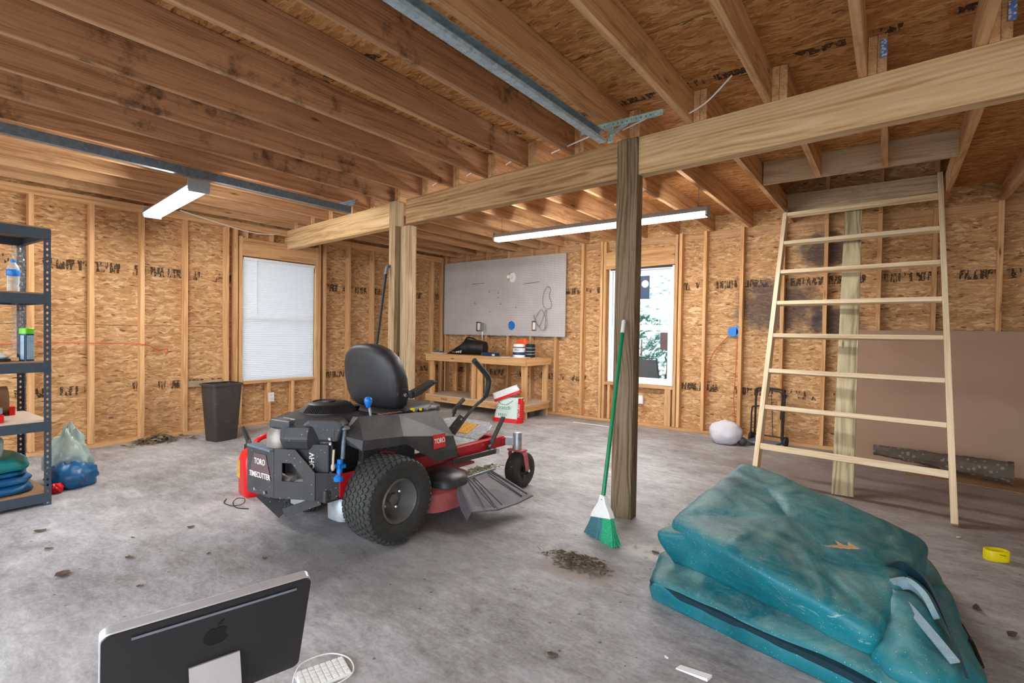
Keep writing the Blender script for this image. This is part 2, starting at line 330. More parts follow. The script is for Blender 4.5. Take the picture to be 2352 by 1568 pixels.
# ------------------------------------------------------------------ geometry helpers
class MB:
    def __init__(s): s.v = []; s.f = []; s.mi = []; s.M = None; s.cur = 0
    def add(s, vs, fs):
        b = len(s.v)
        s.v += [tuple(s.M @ Vector(q)) if s.M else tuple(q) for q in vs]
        s.f += [tuple(b+i for i in f) for f in fs]; s.mi += [s.cur]*len(fs); return s
    def box(s, x0, x1, y0, y1, z0, z1):
        return s.add([(x0, y0, z0), (x1, y0, z0), (x1, y1, z0), (x0, y1, z0), (x0, y0, z1), (x1, y0, z1), (x1, y1, z1), (x0, y1, z1)],
                     [(0, 3, 2, 1), (4, 5, 6, 7), (0, 1, 5, 4), (1, 2, 6, 5), (2, 3, 7, 6), (3, 0, 4, 7)])
    def bar(s, p0, p1, w, h, up=(0, 0, 1)):
        p0, p1 = Vector(p0), Vector(p1); d = (p1-p0).normalized(); u = Vector(up); a = d.cross(u)
        if a.length < 1e-5: a = d.cross(Vector((0, 1, 0)))
        a.normalize(); b = a.cross(d).normalized(); vs = []
        for p in (p0, p1):
            for sa, sb in ((-1, -1), (1, -1), (1, 1), (-1, 1)): vs.append(p+a*sa*w/2+b*sb*h/2)
        return s.add(vs, [(0, 1, 2, 3), (7, 6, 5, 4), (0, 4, 5, 1), (1, 5, 6, 2), (2, 6, 7, 3), (3, 7, 4, 0)])
    def tube(s, pts, r, n=10, cap=True):
        pts = [Vector(p) for p in pts]; rs = r if isinstance(r, (list, tuple)) else [r]*len(pts); prev = None; vs = []
        for i, p in enumerate(pts):
            t = (pts[min(i+1, len(pts)-1)]-pts[max(i-1, 0)]).normalized()
            if prev is None:
                a = t.cross(Vector((0, 0, 1)));
                if a.length < 1e-4: a = t.cross(Vector((1, 0, 0)))
            else: a = prev-t*prev.dot(t)
            a.normalize(); prev = a; b = t.cross(a)
            for k in range(n): vs.append(p+(a*cos(2*pi*k/n)+b*sin(2*pi*k/n))*rs[i])
        fs = [(i*n+k, i*n+(k+1) % n, (i+1)*n+(k+1) % n, (i+1)*n+k) for i in range(len(pts)-1) for k in range(n)]
        if cap: fs += [tuple(range(n))[::-1], tuple((len(pts)-1)*n+k for k in range(n))]
        return s.add(vs, fs)
    def lathe(s, prof, o=(0, 0, 0), axis='z', n=24, cap=True):
        o = Vector(o); vs = []
        for (r, h) in prof:
            for k in range(n):
                c, q = cos(2*pi*k/n)*r, sin(2*pi*k/n)*r
                vs.append(o+Vector({'z': (c, q, h), 'x': (h, c, q), 'y': (q, h, c)}[axis]))
        fs = [(i*n+k, i*n+(k+1) % n, (i+1)*n+(k+1) % n, (i+1)*n+k) for i in range(len(prof)-1) for k in range(n)]
        if cap: fs += [tuple(range(n))[::-1], tuple((len(prof)-1)*n+k for k in range(n))]
        return s.add(vs, fs)
    def loft(s, secs, n=28, cap=True):
        """secs: (cx, cy, z, rx, ry, exponent)"""
        vs = []
        for (cx, cy, z, rx, ry, e) in secs:
            for k in range(n):
                a = 2*pi*k/n; c, q = cos(a), sin(a)
                vs.append((cx+rx*math.copysign(abs(c)**(2/e), c), cy+ry*math.copysign(abs(q)**(2/e), q), z))
        fs = [(i*n+k, i*n+(k+1) % n, (i+1)*n+(k+1) % n, (i+1)*n+k) for i in range(len(secs)-1) for k in range(n)]
        if cap: fs += [tuple(range(n))[::-1], tuple((len(secs)-1)*n+k for k in range(n))]
        return s.add(vs, fs)
    def prism(s, poly, d0, d1, plane='xy'):
        n = len(poly); g = {'xy': lambda p, d: (p[0], p[1], d), 'xz': lambda p, d: (p[0], d, p[1]), 'yz': lambda p, d: (d, p[0], p[1])}[plane]
        vs = [g(p, d0) for p in poly]+[g(p, d1) for p in poly]
        return s.add(vs, [tuple(range(n))[::-1], tuple(range(n, 2*n))]+[(i, (i+1) % n, n+(i+1) % n, n+i) for i in range(n)])
    def ball(s, c, r, nu=14, nv=9, sc=(1, 1, 1)):
        prof = []; vs = []
        for j in range(nv+1):
            t = pi*j/nv
            for i in range(nu): vs.append((c[0]+r*sc[0]*sin(t)*cos(2*pi*i/nu), c[1]+r*sc[1]*sin(t)*sin(2*pi*i/nu), c[2]+r*sc[2]*cos(t)))
        return s.add(vs, [(j*nu+i, (j+1)*nu+i, (j+1)*nu+(i+1) % nu, j*nu+(i+1) % nu) for j in range(nv) for i in range(nu)])
    def perforated(s, O, A, B, L, W, T, step, hw, hh, oval=True):
        """strip of length L along unit A, width W along unit B with real slots"""
        O, A, B = Vector(O), Vector(A).normalized(), Vector(B).normalized(); N = A.cross(B)*T
        n = max(1, int(L/step)); st = L/n; K = 8
        for i in range(n):
            c = O+A*(st*(i+.5))+B*(W/2); out = []; inn = []
            for k in range(K):
                a = 2*pi*k/K; ca, sa = cos(a), sin(a); q = max(abs(ca), abs(sa))
                out.append(c+A*(ca/q*st/2)+B*(sa/q*W/2)); inn.append(c+A*ca*hw+B*sa*hh)
            vs = out+inn+[p+N for p in out+inn]; fs = []
            for k in range(K):
                k2 = (k+1) % K
                fs += [(k, k2, K+k2, K+k), (2*K+k2, 2*K+k, 3*K+k, 3*K+k2), (K+k, K+k2, 3*K+k2, 3*K+k), (k2, k, 2*K+k, 2*K+k2)]
            s.add(vs, fs)
        return s
    def build(s, name, mat, parent=None, smooth=0, bevel=0, loc=None, subd=0, clean=False):
        me = bpy.data.meshes.new(name); me.from_pydata(s.v, [], s.f)
        for q in (mat if isinstance(mat, (list, tuple)) else [mat]): me.materials.append(MAT[q] if isinstance(q, str) else q)
        me.polygons.foreach_set('material_index', s.mi); me.update()
        bm = bmesh.new(); bm.from_mesh(me)
        if clean: bmesh.ops.remove_doubles(bm, verts=bm.verts, dist=1e-5)
        bmesh.ops.recalc_face_normals(bm, faces=bm.faces); bm.to_mesh(me); bm.free()
        o = bpy.data.objects.new(name, me); COL.objects.link(o)
        if parent: o.parent = parent
        if loc: o.location = loc
        if smooth:
            for p in me.polygons: p.use_smooth = True
            me.set_sharp_from_angle(angle=radians(smooth))
        if bevel:
            b = o.modifiers.new('b', 'BEVEL'); b.width = bevel; b.segments = 2; b.limit_method = 'ANGLE'; b.angle_limit = radians(40); b.harden_normals = False
        if subd:
            b = o.modifiers.new('s', 'SUBSURF'); b.levels = subd; b.render_levels = subd
        return o
def tag(o, label=None, cat=None, group=None, kind=None):
    if label: o['label'] = label
    if cat: o['category'] = cat
    if group: o['group'] = group
    if kind: o['kind'] = kind
    return o
def thing(name, label, cat, loc=(0, 0, 0), rz=0, group=None, kind=None):
    o = bpy.data.objects.new(name, None); COL.objects.link(o); o.location = loc; o.rotation_euler = (0, 0, rz); o.empty_display_size = .1
    return tag(o, label, cat, group, kind)
def recenter(o, base=None):
    """move a world-coordinate mesh object's origin to its base"""
    me = o.data; c = Vector(base) if base else Vector((sum(v.co.x for v in me.vertices)/len(me.vertices), sum(v.co.y for v in me.vertices)/len(me.vertices), min(v.co.z for v in me.vertices)))
    me.transform(Matrix.Translation(-c)); o.location = c; return o
def board(name, p0, p1, w, h, mat, parent=None, up=(0, 0, 1), bevel=.002):
    """lumber: grain along its own X; w = across (sideways), h = along 'up'"""
    p0, p1 = Vector(p0), Vector(p1); L = (p1-p0).length; d = (p1-p0).normalized(); u = Vector(up)
    a = u.cross(d).normalized(); b = d.cross(a).normalized()
    mb = MB().box(0, L, -w/2, w/2, -h/2, h/2); o = mb.build(name, mat, parent, bevel=bevel)
    M = Matrix((d, a, b)).transposed().to_4x4(); M.translation = p0; o.matrix_local = M
    return o
def text_mesh(name, body, size, mat, parent, M, extrude=.001, xs=1, bold=0):
    c = bpy.data.curves.new(name, 'FONT'); c.body = body; c.size = size; c.extrude = extrude; c.align_x = 'CENTER'; c.align_y = 'CENTER'; c.offset = bold
    tmp = bpy.data.objects.new('t', c); COL.objects.link(tmp); bpy.context.view_layer.update()
    me = bpy.data.meshes.new_from_object(tmp.evaluated_get(bpy.context.evaluated_depsgraph_get())); bpy.data.objects.remove(tmp)
    me.materials.clear(); me.materials.append(MAT[mat]); me.transform(Matrix.Scale(xs, 4, (1, 0, 0)))
    o = bpy.data.objects.new(name, me); COL.objects.link(o); o.parent = parent; o.matrix_local = M; return o
def frame(o, x, y):
    x = Vector(x).normalized(); y = Vector(y).normalized(); z = x.cross(y).normalized(); y = z.cross(x)
    M = Matrix((x, y, z)).transposed().to_4x4(); M.translation = o; return M
def smoothpath(pts, k=5):
    pts = [Vector(p) for p in pts]; out = []
    for i in range(len(pts)-1):
        p0 = pts[max(i-1, 0)]; p1 = pts[i]; p2 = pts[i+1]; p3 = pts[min(i+2, len(pts)-1)]
        for j in range(k):
            t = j/k; out.append(.5*((2*p1)+(-p0+p2)*t+(2*p0-5*p1+4*p2-p3)*t*t+(-p0+3*p1-3*p2+p3)*t**3))
    out.append(pts[-1]); return out
def copy_tree(o, parent=None):
    c = o.copy(); COL.objects.link(c); c.parent = parent
    for ch in [q for q in bpy.data.objects if q.parent == o and q != c]: copy_tree(ch, c)
    return c

# ------------------------------------------------------------------ room
XL, YR, XR, YF = -6.392, 6.461, 2.35, -1.3
ZP, ZJ, ZC = 2.40, 2.478, 2.665             # underside of top plate, underside of joists, ceiling sheathing
yb = lambda x: 3.12-.085*(x+1.4)            # front face of the carrying beam
# floor
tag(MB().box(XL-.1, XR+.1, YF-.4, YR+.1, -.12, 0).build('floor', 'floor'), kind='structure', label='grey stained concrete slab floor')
tag(MB().add([(-40, -40, -.13), (40, -40, -.13), (40, 60, -.13), (-40, 60, -.13)], [(0, 1, 2, 3)]).build('ground', 'gravel'), kind='structure', label='pale ground outside')
# left wall (x = XL) with window 1
W1 = (2.98, 3.94, .565, 2.075); T = .015
mb = MB()
for a in [(YF, W1[0], 0, ZC), (W1[1], YR+T, 0, ZC), (W1[0], W1[1], 0, W1[2]), (W1[0], W1[1], W1[3], ZC)]: mb.box(XL-T, XL, a[0], a[1], a[2], a[3])
wl = tag(mb.build('wall_left', 'osbL'), kind='structure', label='strand board left wall with bare studs')
SD = .089
def stud_l(y, z0=.04, z1=ZP, wid=.038, mat='stud', d=SD, nm='stud'): return board(nm, (XL+d/2, y, z0), (XL+d/2, y, z1), wid, d, mat, wl, up=(1, 0, 0))
for y in (-1.2, -.78, -.36, .24, .66, 1.09, 1.53, 1.95, 2.36, 2.80, 2.90, 4.005, 4.09, 4.49, 4.91, 5.32, 5.73, 6.16, 6.40): stud_l(y)
stud_l(2.955, .04, 2.32); stud_l(3.965, .04, 2.32)
for y in (3.31, 3.63): stud_l(y, .04, .525)
for y in (3.02, 3.34, 3.66): stud_l(y, 2.30, ZP)
board('sole_plate', (XL+SD/2, YF, .019), (XL+SD/2, YR-.001, .019), SD, .038, 'stud', wl)
board('top_plate', (XL+SD/2, YF, ZP+.019), (XL+SD/2, YR-.001, ZP+.019), SD, .038, 'stud', wl)
board('top_plate', (XL+SD/2, YF, ZP+.058), (XL+SD/2, YR-.001, ZP+.058), SD, .038, 'stud', wl)
board('sill', (XL+SD/2+.002, 2.975, .545), (XL+SD/2+.002, 3.945, .545), SD, .038, 'stud', wl)
board('header', (XL+SD/2+.003, 2.975, 2.175), (XL+SD/2+.003, 3.945, 2.175), SD, .18, 'stud', wl)
board('header_plate', (XL+SD/2+.002, 2.975, 2.285), (XL+SD/2+.002, 3.945, 2.285), SD, .038, 'stud', wl)
board('blocking', (XL+.019, 2.385, .565), (XL+.019, 2.78, .565), .038, .07, 'ledger', wl)
# far wall (y = YR) with window 2
W2 = (-3.14, -2.235, .55, 2.095)
mb = MB(); ZU = 3.7
for a in [(XL-T, W2[0], 0, ZC), (W2[1], -.97, 0, ZC), (-.97, .42, 0, ZC), (-1.4, .8, ZC, ZU+.02), (.42, XR+T, 0, ZC), (W2[0], W2[1], 0, W2[2]), (W2[0], W2[1], W2[3], ZC)]: mb.box(a[0], a[1], YR, YR+T, a[2], a[3])
wr = tag(mb.build('wall_back', 'osbR'), kind='structure', label='strand board far wall with bare studs and a window')
def stud_r(x, z0=.04, z1=2.476, wid=.038): return board('stud', (x, YR-SD/2, z0), (x, YR-SD/2, z1), wid, SD, 'stud', wr, up=(0, 1, 0))
for x in (-6.22, -5.74, -5.30, -4.86, -4.42, -3.98, -3.54, -3.24, -2.15, -1.85, -1.43, -1.0, -.59, -.125, .31, .77, 1.21, 1.65, 2.08): stud_r(x)
stud_r(-3.19, .04, 2.47); stud_r(-2.20, .04, 2.47)
for x in (-3.10, -2.30, -2.26): stud_r(x, .04, .51)
for x in (-.59, -.125, .31): stud_r(x, 2.48, ZU-.1)
board('sole_plate', (XL+SD, YR-SD/2, .019), (XR, YR-SD/2, .019), SD, .038, 'stud', wr)
board('ribbon_board', (XL+SD, YR-.007, ZP+.03), (XR, YR-.007, ZP+.03), .012, .09, 'joistclean', wr)
board('sill', (-3.170, YR-SD/2-.002, .528), (-2.220, YR-SD/2-.002, .528), SD, .038, 'stud', wr)
board('header', (-3.170, YR-SD/2-.003, 2.2), (-2.220, YR-SD/2-.003, 2.215), SD, .23, 'stud', wr)
# right and front (outside the picture; the front is the open double garage doorway)
tag(MB().box(XR, XR+T, YF, YR, 0, ZC).build('wall_right', 'osbU'), kind='structure', label='strand board right wall')
tag(MB().box(XL, XL+.3, YF-.1, YF, 0, 2.3).box(-1.75, -1.45, YF-.1, YF, 0, 2.3).box(XR-.2, XR, YF-.1, YF, 0, 2.3).box(XL, XR, YF-.1, YF, 2.3, ZC).build('wall_front', 'osbC'), kind='structure', label='front wall around the open garage doorways')
# ceiling with the loft opening
hx0, hx1, hy0 = -.93, .36, 4.72
mb = MB()
for a in [(XL, XR, YF, hy0), (XL, hx0, hy0, YR), (hx1, XR, hy0, YR)]: mb.box(a[0], a[1], a[2], a[3], ZC, ZC+.02)
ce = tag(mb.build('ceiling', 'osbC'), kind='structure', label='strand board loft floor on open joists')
tag(MB().box(hx0-.4, hx1+.4, hy0-.4, YR, ZU, ZU+.02).box(hx0-.42, hx0-.4, hy0-.4, YR, ZC+.02, ZU).box(hx1+.4, hx1+.42, hy0-.4, YR, ZC+.02, ZU).box(hx0-.4, hx1+.4, hy0-.42, hy0-.4, ZC+.02, ZU).build('loft_light_block', 'osbU'), kind='structure', label='added box shutting out daylight above the ladder opening')  # unseen closed box, added to keep outside light from the opening
JH = ZC-ZJ
k = 0; x = .30
while x > XL+.15:
    dirty = x < -1.2
    near = board('joist', (x-.019, YF, ZJ+JH/2), (x-.019, yb(x)+.19, ZJ+JH/2), .038, JH-.002, 'joist' if -4.8 < x < -1.6 else 'joistclean', ce, bevel=.005)
    yb2 = yb(x)+.004
    board('block', (x+.019, yb2, ZJ+JH/2), (x+.019, yb2+.075, ZJ+JH/2), .036, JH-.004, 'stud', ce)
    y1 = YR-.002
    if x in (.30,) or not (hx0-.05 < x < hx1-.02): pass
    else: y1 = hy0-.04
    board('joist', (x+.057, yb2+.002, ZJ+JH/2), (x+.057, y1, ZJ+JH/2), .038, JH-.002, 'joistclean', ce)
    x -= .428; k += 1
for x in (.73, 1.16, 1.59, 2.02):
    board('joist', (x-.019, YF, ZJ+JH/2), (x-.019, yb(x)+.19, ZJ+JH/2), .038, JH-.002, 'joistclean', ce)
    board('block', (x+.019, yb(x)+.004, ZJ+JH/2), (x+.019, yb(x)+.079, ZJ+JH/2), .036, JH-.004, 'stud', ce)
    board('joist', (x+.057, yb(x)+.006, ZJ+JH/2), (x+.057, YR-.002, ZJ+JH/2), .038, JH-.002, 'joistclean', ce)
board('opening_header', (hx0+.03, hy0-.02, ZJ+JH/2), (hx1-.02, hy0-.02, ZJ+JH/2), .038, JH-.001, 'ledger', ce)
board('opening_header', (hx0+.02, hy0+.02, ZJ+JH/2+.03), (hx1-.02, hy0+.02, ZJ+JH/2+.03), .036, JH, 'ledger', ce)
board('opening_ledger', (-.935, 5.99, 2.595), (.31, 5.99, 2.595), .038, .185, 'ledger', ce)
# short tags stapled to the block ends
for (x, z) in ((-.104+.038, 2.6), (.33+.04, 2.6)):
    MB().box(x-.012, x+.014, yb(x)-.002, yb(x)+.003, 2.55, 2.63).build('lumber_tag', 'sticker', ce)

# ------------------------------------------------------------------ posts and beam (top-level)
def pz(x): return yb(x)
tb = .088
def beampiece(name, x0, x1, mat, label):
    c0 = Vector((x0, yb(x0)+tb/2, (2.238+ZJ)/2)); c1 = Vector((x1, yb(x1)+tb/2, (2.238+ZJ)/2))
    o = board(name, c0, c1, tb, ZJ-2.239, mat, bevel=.004); return tag(o, label, 'beam')
b1 = beampiece('ceiling_beam', -1.334, 2.3, 'beam', 'pale laminated wooden beam running from the broom post to the right edge')
b2 = beampiece('ceiling_beam', -3.79, -1.48, 'midbeam', 'brownish wooden beam spanning between the two posts')
b3 = beampiece('ceiling_beam', XL+.005, -4.03, 'beam', 'short pale wooden beam from the blinds window to the back post')
for o in (b1, b2, b3): o['group'] = 'carrying beams under the joists'
p1 = board('wooden_post', (-1.407, 3.10+.047, 0), (-1.407, 3.10+.047, ZJ-.001), .142, .094, 'post', up=(0, 1, 0), bevel=.004)
tag(p1, 'weathered square wooden post with the green broom leaning on it', 'post')
t = thing('wooden_post', 'pale built-up wooden post behind the mower seat', 'post', (-3.9, 3.38, 0))
board('tall_plank', (-.068, -.02, 0), (-.068, -.02, ZJ-.002), .09, .11, 'post2', t, up=(0, 1, 0))
board('short_plank', (.055, .03, 0), (.055, .03, 2.236), .13, .09, 'post2', t, up=(0, 1, 0))
# thin pale strips sticking out above the beam
for ki, (a, b, sag) in enumerate((((-1.02, 3.02, 2.50), (-.74, 2.97, 2.64), .03), ((-1.50, 3.05, 2.50), (-1.13, 2.98, 2.55), 0), ((-1.98, 3.08, 2.49), (-1.66, 3.05, 2.53), 0), ((-2.42, 3.12, 2.50), (-2.28, 3.1, 2.53), 0), ((-2.86, 3.16, 2.50), (-2.72, 3.14, 2.53), 0), ((-3.3, 3.2, 2.5), (-3.16, 3.18, 2.53), 0))):
    mid = (Vector(a)+Vector(b))/2-Vector((0, 0, sag))
    o = recenter(MB().tube(smoothpath([a, mid, b]), .0045, 6).build('plastic_strip', 'wht', smooth=40))
    tag(o, ['long curved pale strip poking out above the beam right of the post', 'straight pale strip poking out above the weathered post', 'pale strip behind the end of the overhead track', 'pale strip above the middle beam, first left of the track end', 'pale strip above the middle beam, second left of the track end', 'pale strip above the middle beam nearest the back post'][ki], 'strip', 'thin pale strips above the beam')
board('insulation_rod', (-2.9, 3.2, 2.5), (-2.89, 3.2, 2.5), .001, .001, 'wht') if False else None

# ------------------------------------------------------------------ windows
wn = thing('window_1', 'window with closed white blinds in the left wall', None, (XL, 0, 0), kind='structure')
y0, y1, z0, z1 = W1
MB().box(-.02, .05, y0+.03, y1-.03, z0, z0+.03).box(-.02, .05, y0+.03, y1-.03, z1-.03, z1).box(-.02, .05, y0, y0+.03, z0, z1).box(-.02, .05, y1-.03, y1, z0, z1).box(-.01, .03, y0+.03, y1-.03, (z0+z1)/2-.02, (z0+z1)/2+.02).build('window_frame', 'white', wn, bevel=.003)
MB().box(.0, .004, y0+.03, y1-.03, z0+.03, z1-.03).build('pane', 'glass', wn)
mb = MB(); n = 64
for i in range(n):
    z = z0+.02+(z1-z0-.06)*i/(n-1); h = .0125
    mb.add([(.066, y0+.012, z-h), (.066, y1-.012, z-h), (.0655, y1-.012, z+h), (.0655, y0+.012, z+h), (.073, y0+.012, z), (.073, y1-.012, z)], [(0, 1, 5, 4), (4, 5, 2, 3)])
blind = mb.build('blind', 'blind', wn, smooth=60)
MB().box(.055, .09, y0+.008, y1-.008, z1-.035, z1-.004).box(.06, .08, y0+.012, y1-.012, z0+.0, z0+.012).build('blind_rail', 'white', wn, bevel=.002)
MB().tube([(.085, y0+.16, z1-.03), (.087, y0+.162, z1-.68)], .004, 6).build('blind_wand', 'wht', wn)
wn = thing('window_2', 'double hung white window looking onto a bright hillside', None, (0, YR, 0), kind='structure')
x0, x1, z0, z1 = W2; zm = z0+.74
MB().box(x0+.045, x1-.045, -.05, .02, z0, z0+.05).box(x0+.045, x1-.045, -.05, .02, z1-.04, z1).box(x0, x0+.045, -.05, .02, z0, z1).box(x1-.045, x1, -.05, .02, z0, z1).build('window_frame', 'white', wn, bevel=.004)
MB().box(x0+.071, x1-.071, -.012, .015, zm, zm+.04).box(x0+.046, x0+.07, -.012, .015, zm, z1-.041).box(x1-.07, x1-.046, -.012, .015, zm, z1-.041).box(x0+.071, x1-.071, -.012, .015, z1-.07, z1-.041).build('sash', 'white', wn, bevel=.002)
MB().box(x0+.076, x1-.076, -.04, -.014, zm-.03, zm+.012).box(x0+.046, x0+.075, -.04, -.014, z0+.051, zm+.012).box(x1-.075, x1-.046, -.04, -.014, z0+.051, zm+.012).box(x0+.076, x1-.076, -.04, -.014, z0+.051, z0+.085).build('sash', 'white', wn, bevel=.002)
MB().box(x0+.06, x1-.06, 0, .004, zm+.03, z1-.06).box(x0+.06, x1-.06, -.028, -.024, z0+.07, zm).build('pane', 'glass', wn)
MB().box(x0+.03, x1-.03, -.075, -.045, z1-.022, z1-.002).build('blind_rail', 'black', wn)
MB().box(x1-.06-.115, x1-.06-.02, -.032, -.029, zm-.28, zm-.055).build('sticker', 'maroon', wn)
MB().box(x0+.42, x0+.56, -.004, -.001, z1-.42, z1-.11).build('sticker', 'dkblue', wn)
MB().lathe([(.05, 0), (.05, .002)], (x0+.5, -.008, z1-.22), 'y', 20).build('sticker_emblem', 'paper', wn)

# outside: slope with shrubs and a patio chair
mb = MB(); N = 40; vs = []; fs = []
for j in range(N+1):
    for i in range(N+1):
        x = -14+22*i/N; y = YR+.8+16*j/N; z = -.1+.30*max(0, (y-YR-1.2))+.25*noise.noise(Vector((x*.5, y*.5, 0)))*min(1, (y-YR-.8)/2)
        vs.append((x, y, z))
fs = [(j*(N+1)+i, j*(N+1)+i+1, (j+1)*(N+1)+i+1, (j+1)*(N+1)+i) for j in range(N) for i in range(N)]
tag(mb.add(vs, fs).build('hillside', 'hill', smooth=60), kind='structure', label='bright leafy slope outside the window')
def shrub(x, y, z, r, label):
    mb = MB(); rnd = random.Random(int(x*100))
    for i in range(260):
        a, b, q = rnd.uniform(0, 2*pi), rnd.uniform(0, pi), r*rnd.uniform(.6, 1)**.5
        c = Vector((q*sin(b)*cos(a), q*sin(b)*sin(a), r+q*cos(b)*.8)); u = Vector((rnd.uniform(-1, 1), rnd.uniform(-1, 1), rnd.uniform(-1, 1))).normalized()
        v = u.cross(Vector((rnd.random(), rnd.random(), rnd.random()))).normalized(); s = .07
        mb.add([c-u*s, c-v*s*.4, c+u*s, c+v*s*.4], [(0, 1, 2, 3)])
    o = tag(thing('shrub', label, 'shrub', (x, y, z)), None)
    mb.build('foliage', plain('blue_green_leaves', (44, 88, 80), .6, var=.5, scale=3), o)
    MB().tube([(0, 0, -.1), (0, .02, r)], [.03, .015], 6).build('stem', 'leaf', o)
shrub(-3.1, 8.6, .2, .55, 'blue green shrub outside the window on the slope')
shrub(-3.9, 9.4, .5, .6, 'left blue green shrub seen past the weathered post')
t = thing('patio_chair', 'dark mesh backed patio chair outside the far window', 'chair', (-2.98, 7.25, 0), radians(190))
M0 = Matrix.Identity(4)
MB().add([(-.25, 0, .45), (.25, 0, .45), (.22, .14, .84), (-.22, .14, .84), (-.25, .006, .45), (.25, .006, .45), (.22, .146, .84), (-.22, .146, .84)], [(0, 1, 2, 3), (7, 6, 5, 4), (0, 1, 5, 4), (2, 3, 7, 6), (1, 2, 6, 5), (3, 0, 4, 7)]).build('backrest', 'mesh', t)
MB().box(-.25, .25, -.45, .02, .40, .42).build('seat', 'mesh', t)
for sx in (-1, 1):
    MB().tube([(sx*.26, .0, -.12), (sx*.26, 0, .45), (sx*.23, .145, .86), (0, .15, .87)], .012, 8).build('back_frame', 'black', t)
    MB().tube([(sx*.26, -.44, -.12), (sx*.26, -.44, .6), (sx*.26, .03, .6)], .012, 8).build('arm_frame', 'black', t)

# ------------------------------------------------------------------ lights
def strip_light(p0, p1, z, name, label, wid, tubes, chains):
    p0, p1 = Vector((*p0, z)), Vector((*p1, z)); L = (p1-p0).length; a = atan2(p1.y-p0.y, p1.x-p0.x)
    t = thing(name, label, 'lamp', p0, a)
    h = .075
    MB().add([(0, -wid/2, .028), (0, wid/2, .028), (0, wid*.25, h), (0, -wid*.25, h), (L, -wid/2, .028), (L, wid/2, .028), (L, wid*.25, h), (L, -wid*.25, h)],
             [(0, 1, 2, 3), (7, 6, 5, 4), (0, 4, 5, 1), (1, 5, 6, 2), (2, 6, 7, 3), (3, 7, 4, 0)]).build('housing', 'fix', t, bevel=.003)
    for e in (0, L):
        s = 1 if e else -1
        MB().box(e-(.0 if s < 0 else .012), e+(.012 if s < 0 else .0)+.0, -wid*.46, wid*.46, -.012, .03).box(min(e, e+s*.006), max(e, e+s*.006), -wid/2, wid/2, .0, h+.008).build('end_cap', 'fix', t, bevel=.002)
    for k in range(tubes):
        y = (k-(tubes-1)/2)*wid*.55
        MB().tube([(.015, y, .008), (L-.015, y, .008)], .0165, 12).build('tube', 'tube', t, smooth=50)
    for c in chains:
        MB().tube([(c*L, 0, h-.002), (c*L, 0, ZJ-z)], .0022, 6).tube([(c*L-.006, 0, h+.01), (c*L+.004, 0, h+.03)], .0022, 6).build('hanger', 'galvd', t)
    return t
strip_light((-3.57, 4.45), (-1.275, 4.45), 2.225, 'fluorescent_light', 'long white double tube fluorescent light hanging before the far window', .11, 2, (.0327, .965))
strip_light((-5.57, 1.80), (-4.20, 1.655), 2.235, 'fluorescent_light', 'shorter double tube fluorescent light hanging over the left wall', .15, 2, (.2095, .8343))

# ------------------------------------------------------------------ garage door tracks
def track(x, y1, z, label, mat, lw, vert, curve, brx):
    t = thing('garage_door_track', label, 'door track', (x, y1, z))
    y0 = YF+.5
    w_, h_ = .052, .062; prof = [(-w_/2, -h_/2), (-w_/2, h_/2), (w_/2*.7, h_/2), (w_/2, h_/2-.012), (w_/2*.9, h_/2-.012), (w_/2*.6, h_/2-.004), (-w_/2+.004, h_/2-.004), (-w_/2+.004, -h_/2+.004), (w_/2*.6, -h_/2+.004), (w_/2*.9, -h_/2+.012), (w_/2, -h_/2+.012), (w_/2*.7, -h_/2)]
    if curve: prof = [(-a, b) for a, b in prof]
    MB().prism(prof, y0-y1, 0, 'xz').build('channel', mat, t, smooth=30)
    MB().tube([(0, y0-y1, .0), (0, -.02, .0)], .001, 4).build('roller_line', mat, t) if False else None
    # hanger bracket of slotted angle
    a0, a1 = brx
    MB().perforated((a0, .0, ZJ-z-.036), (1, 0, 0), (0, 0, 1), a1-a0, .034, .003, .028, .0055, .007).perforated((a0, .0, ZJ-z-.002), (1, 0, 0), (0, 1, 0), a1-a0, .03, .002, .028, .0055, .006).build('slotted_angle', 'galvg' if not curve else 'galvd', t)
    MB().perforated((.03 if not curve else -.03, 0.004, -.04), (0, 0, 1), (1, 0, 0), ZJ-z+.03, .034, .003, .028, .0055, .007).build('slotted_angle', 'galvg' if not curve else 'galvd', t)
    sgn = 1 if not curve else -1
    MB().bar((sgn*.05, .008, .03-.02), (sgn*.05+.10, .008, ZJ-z-.03), .004, .032, (0, 1, 0)).build('brace', 'galv', t)
track(-1.43, 2.80, 2.395, 'galvanised garage door track overhead before the broom post', 'galv', 1, 1, False, (-.15, .37))
track(-4.30, 3.05, 2.385, 'dull grey garage door track overhead along the left side', 'galvd', 1, 1, True, (-.28, .10))

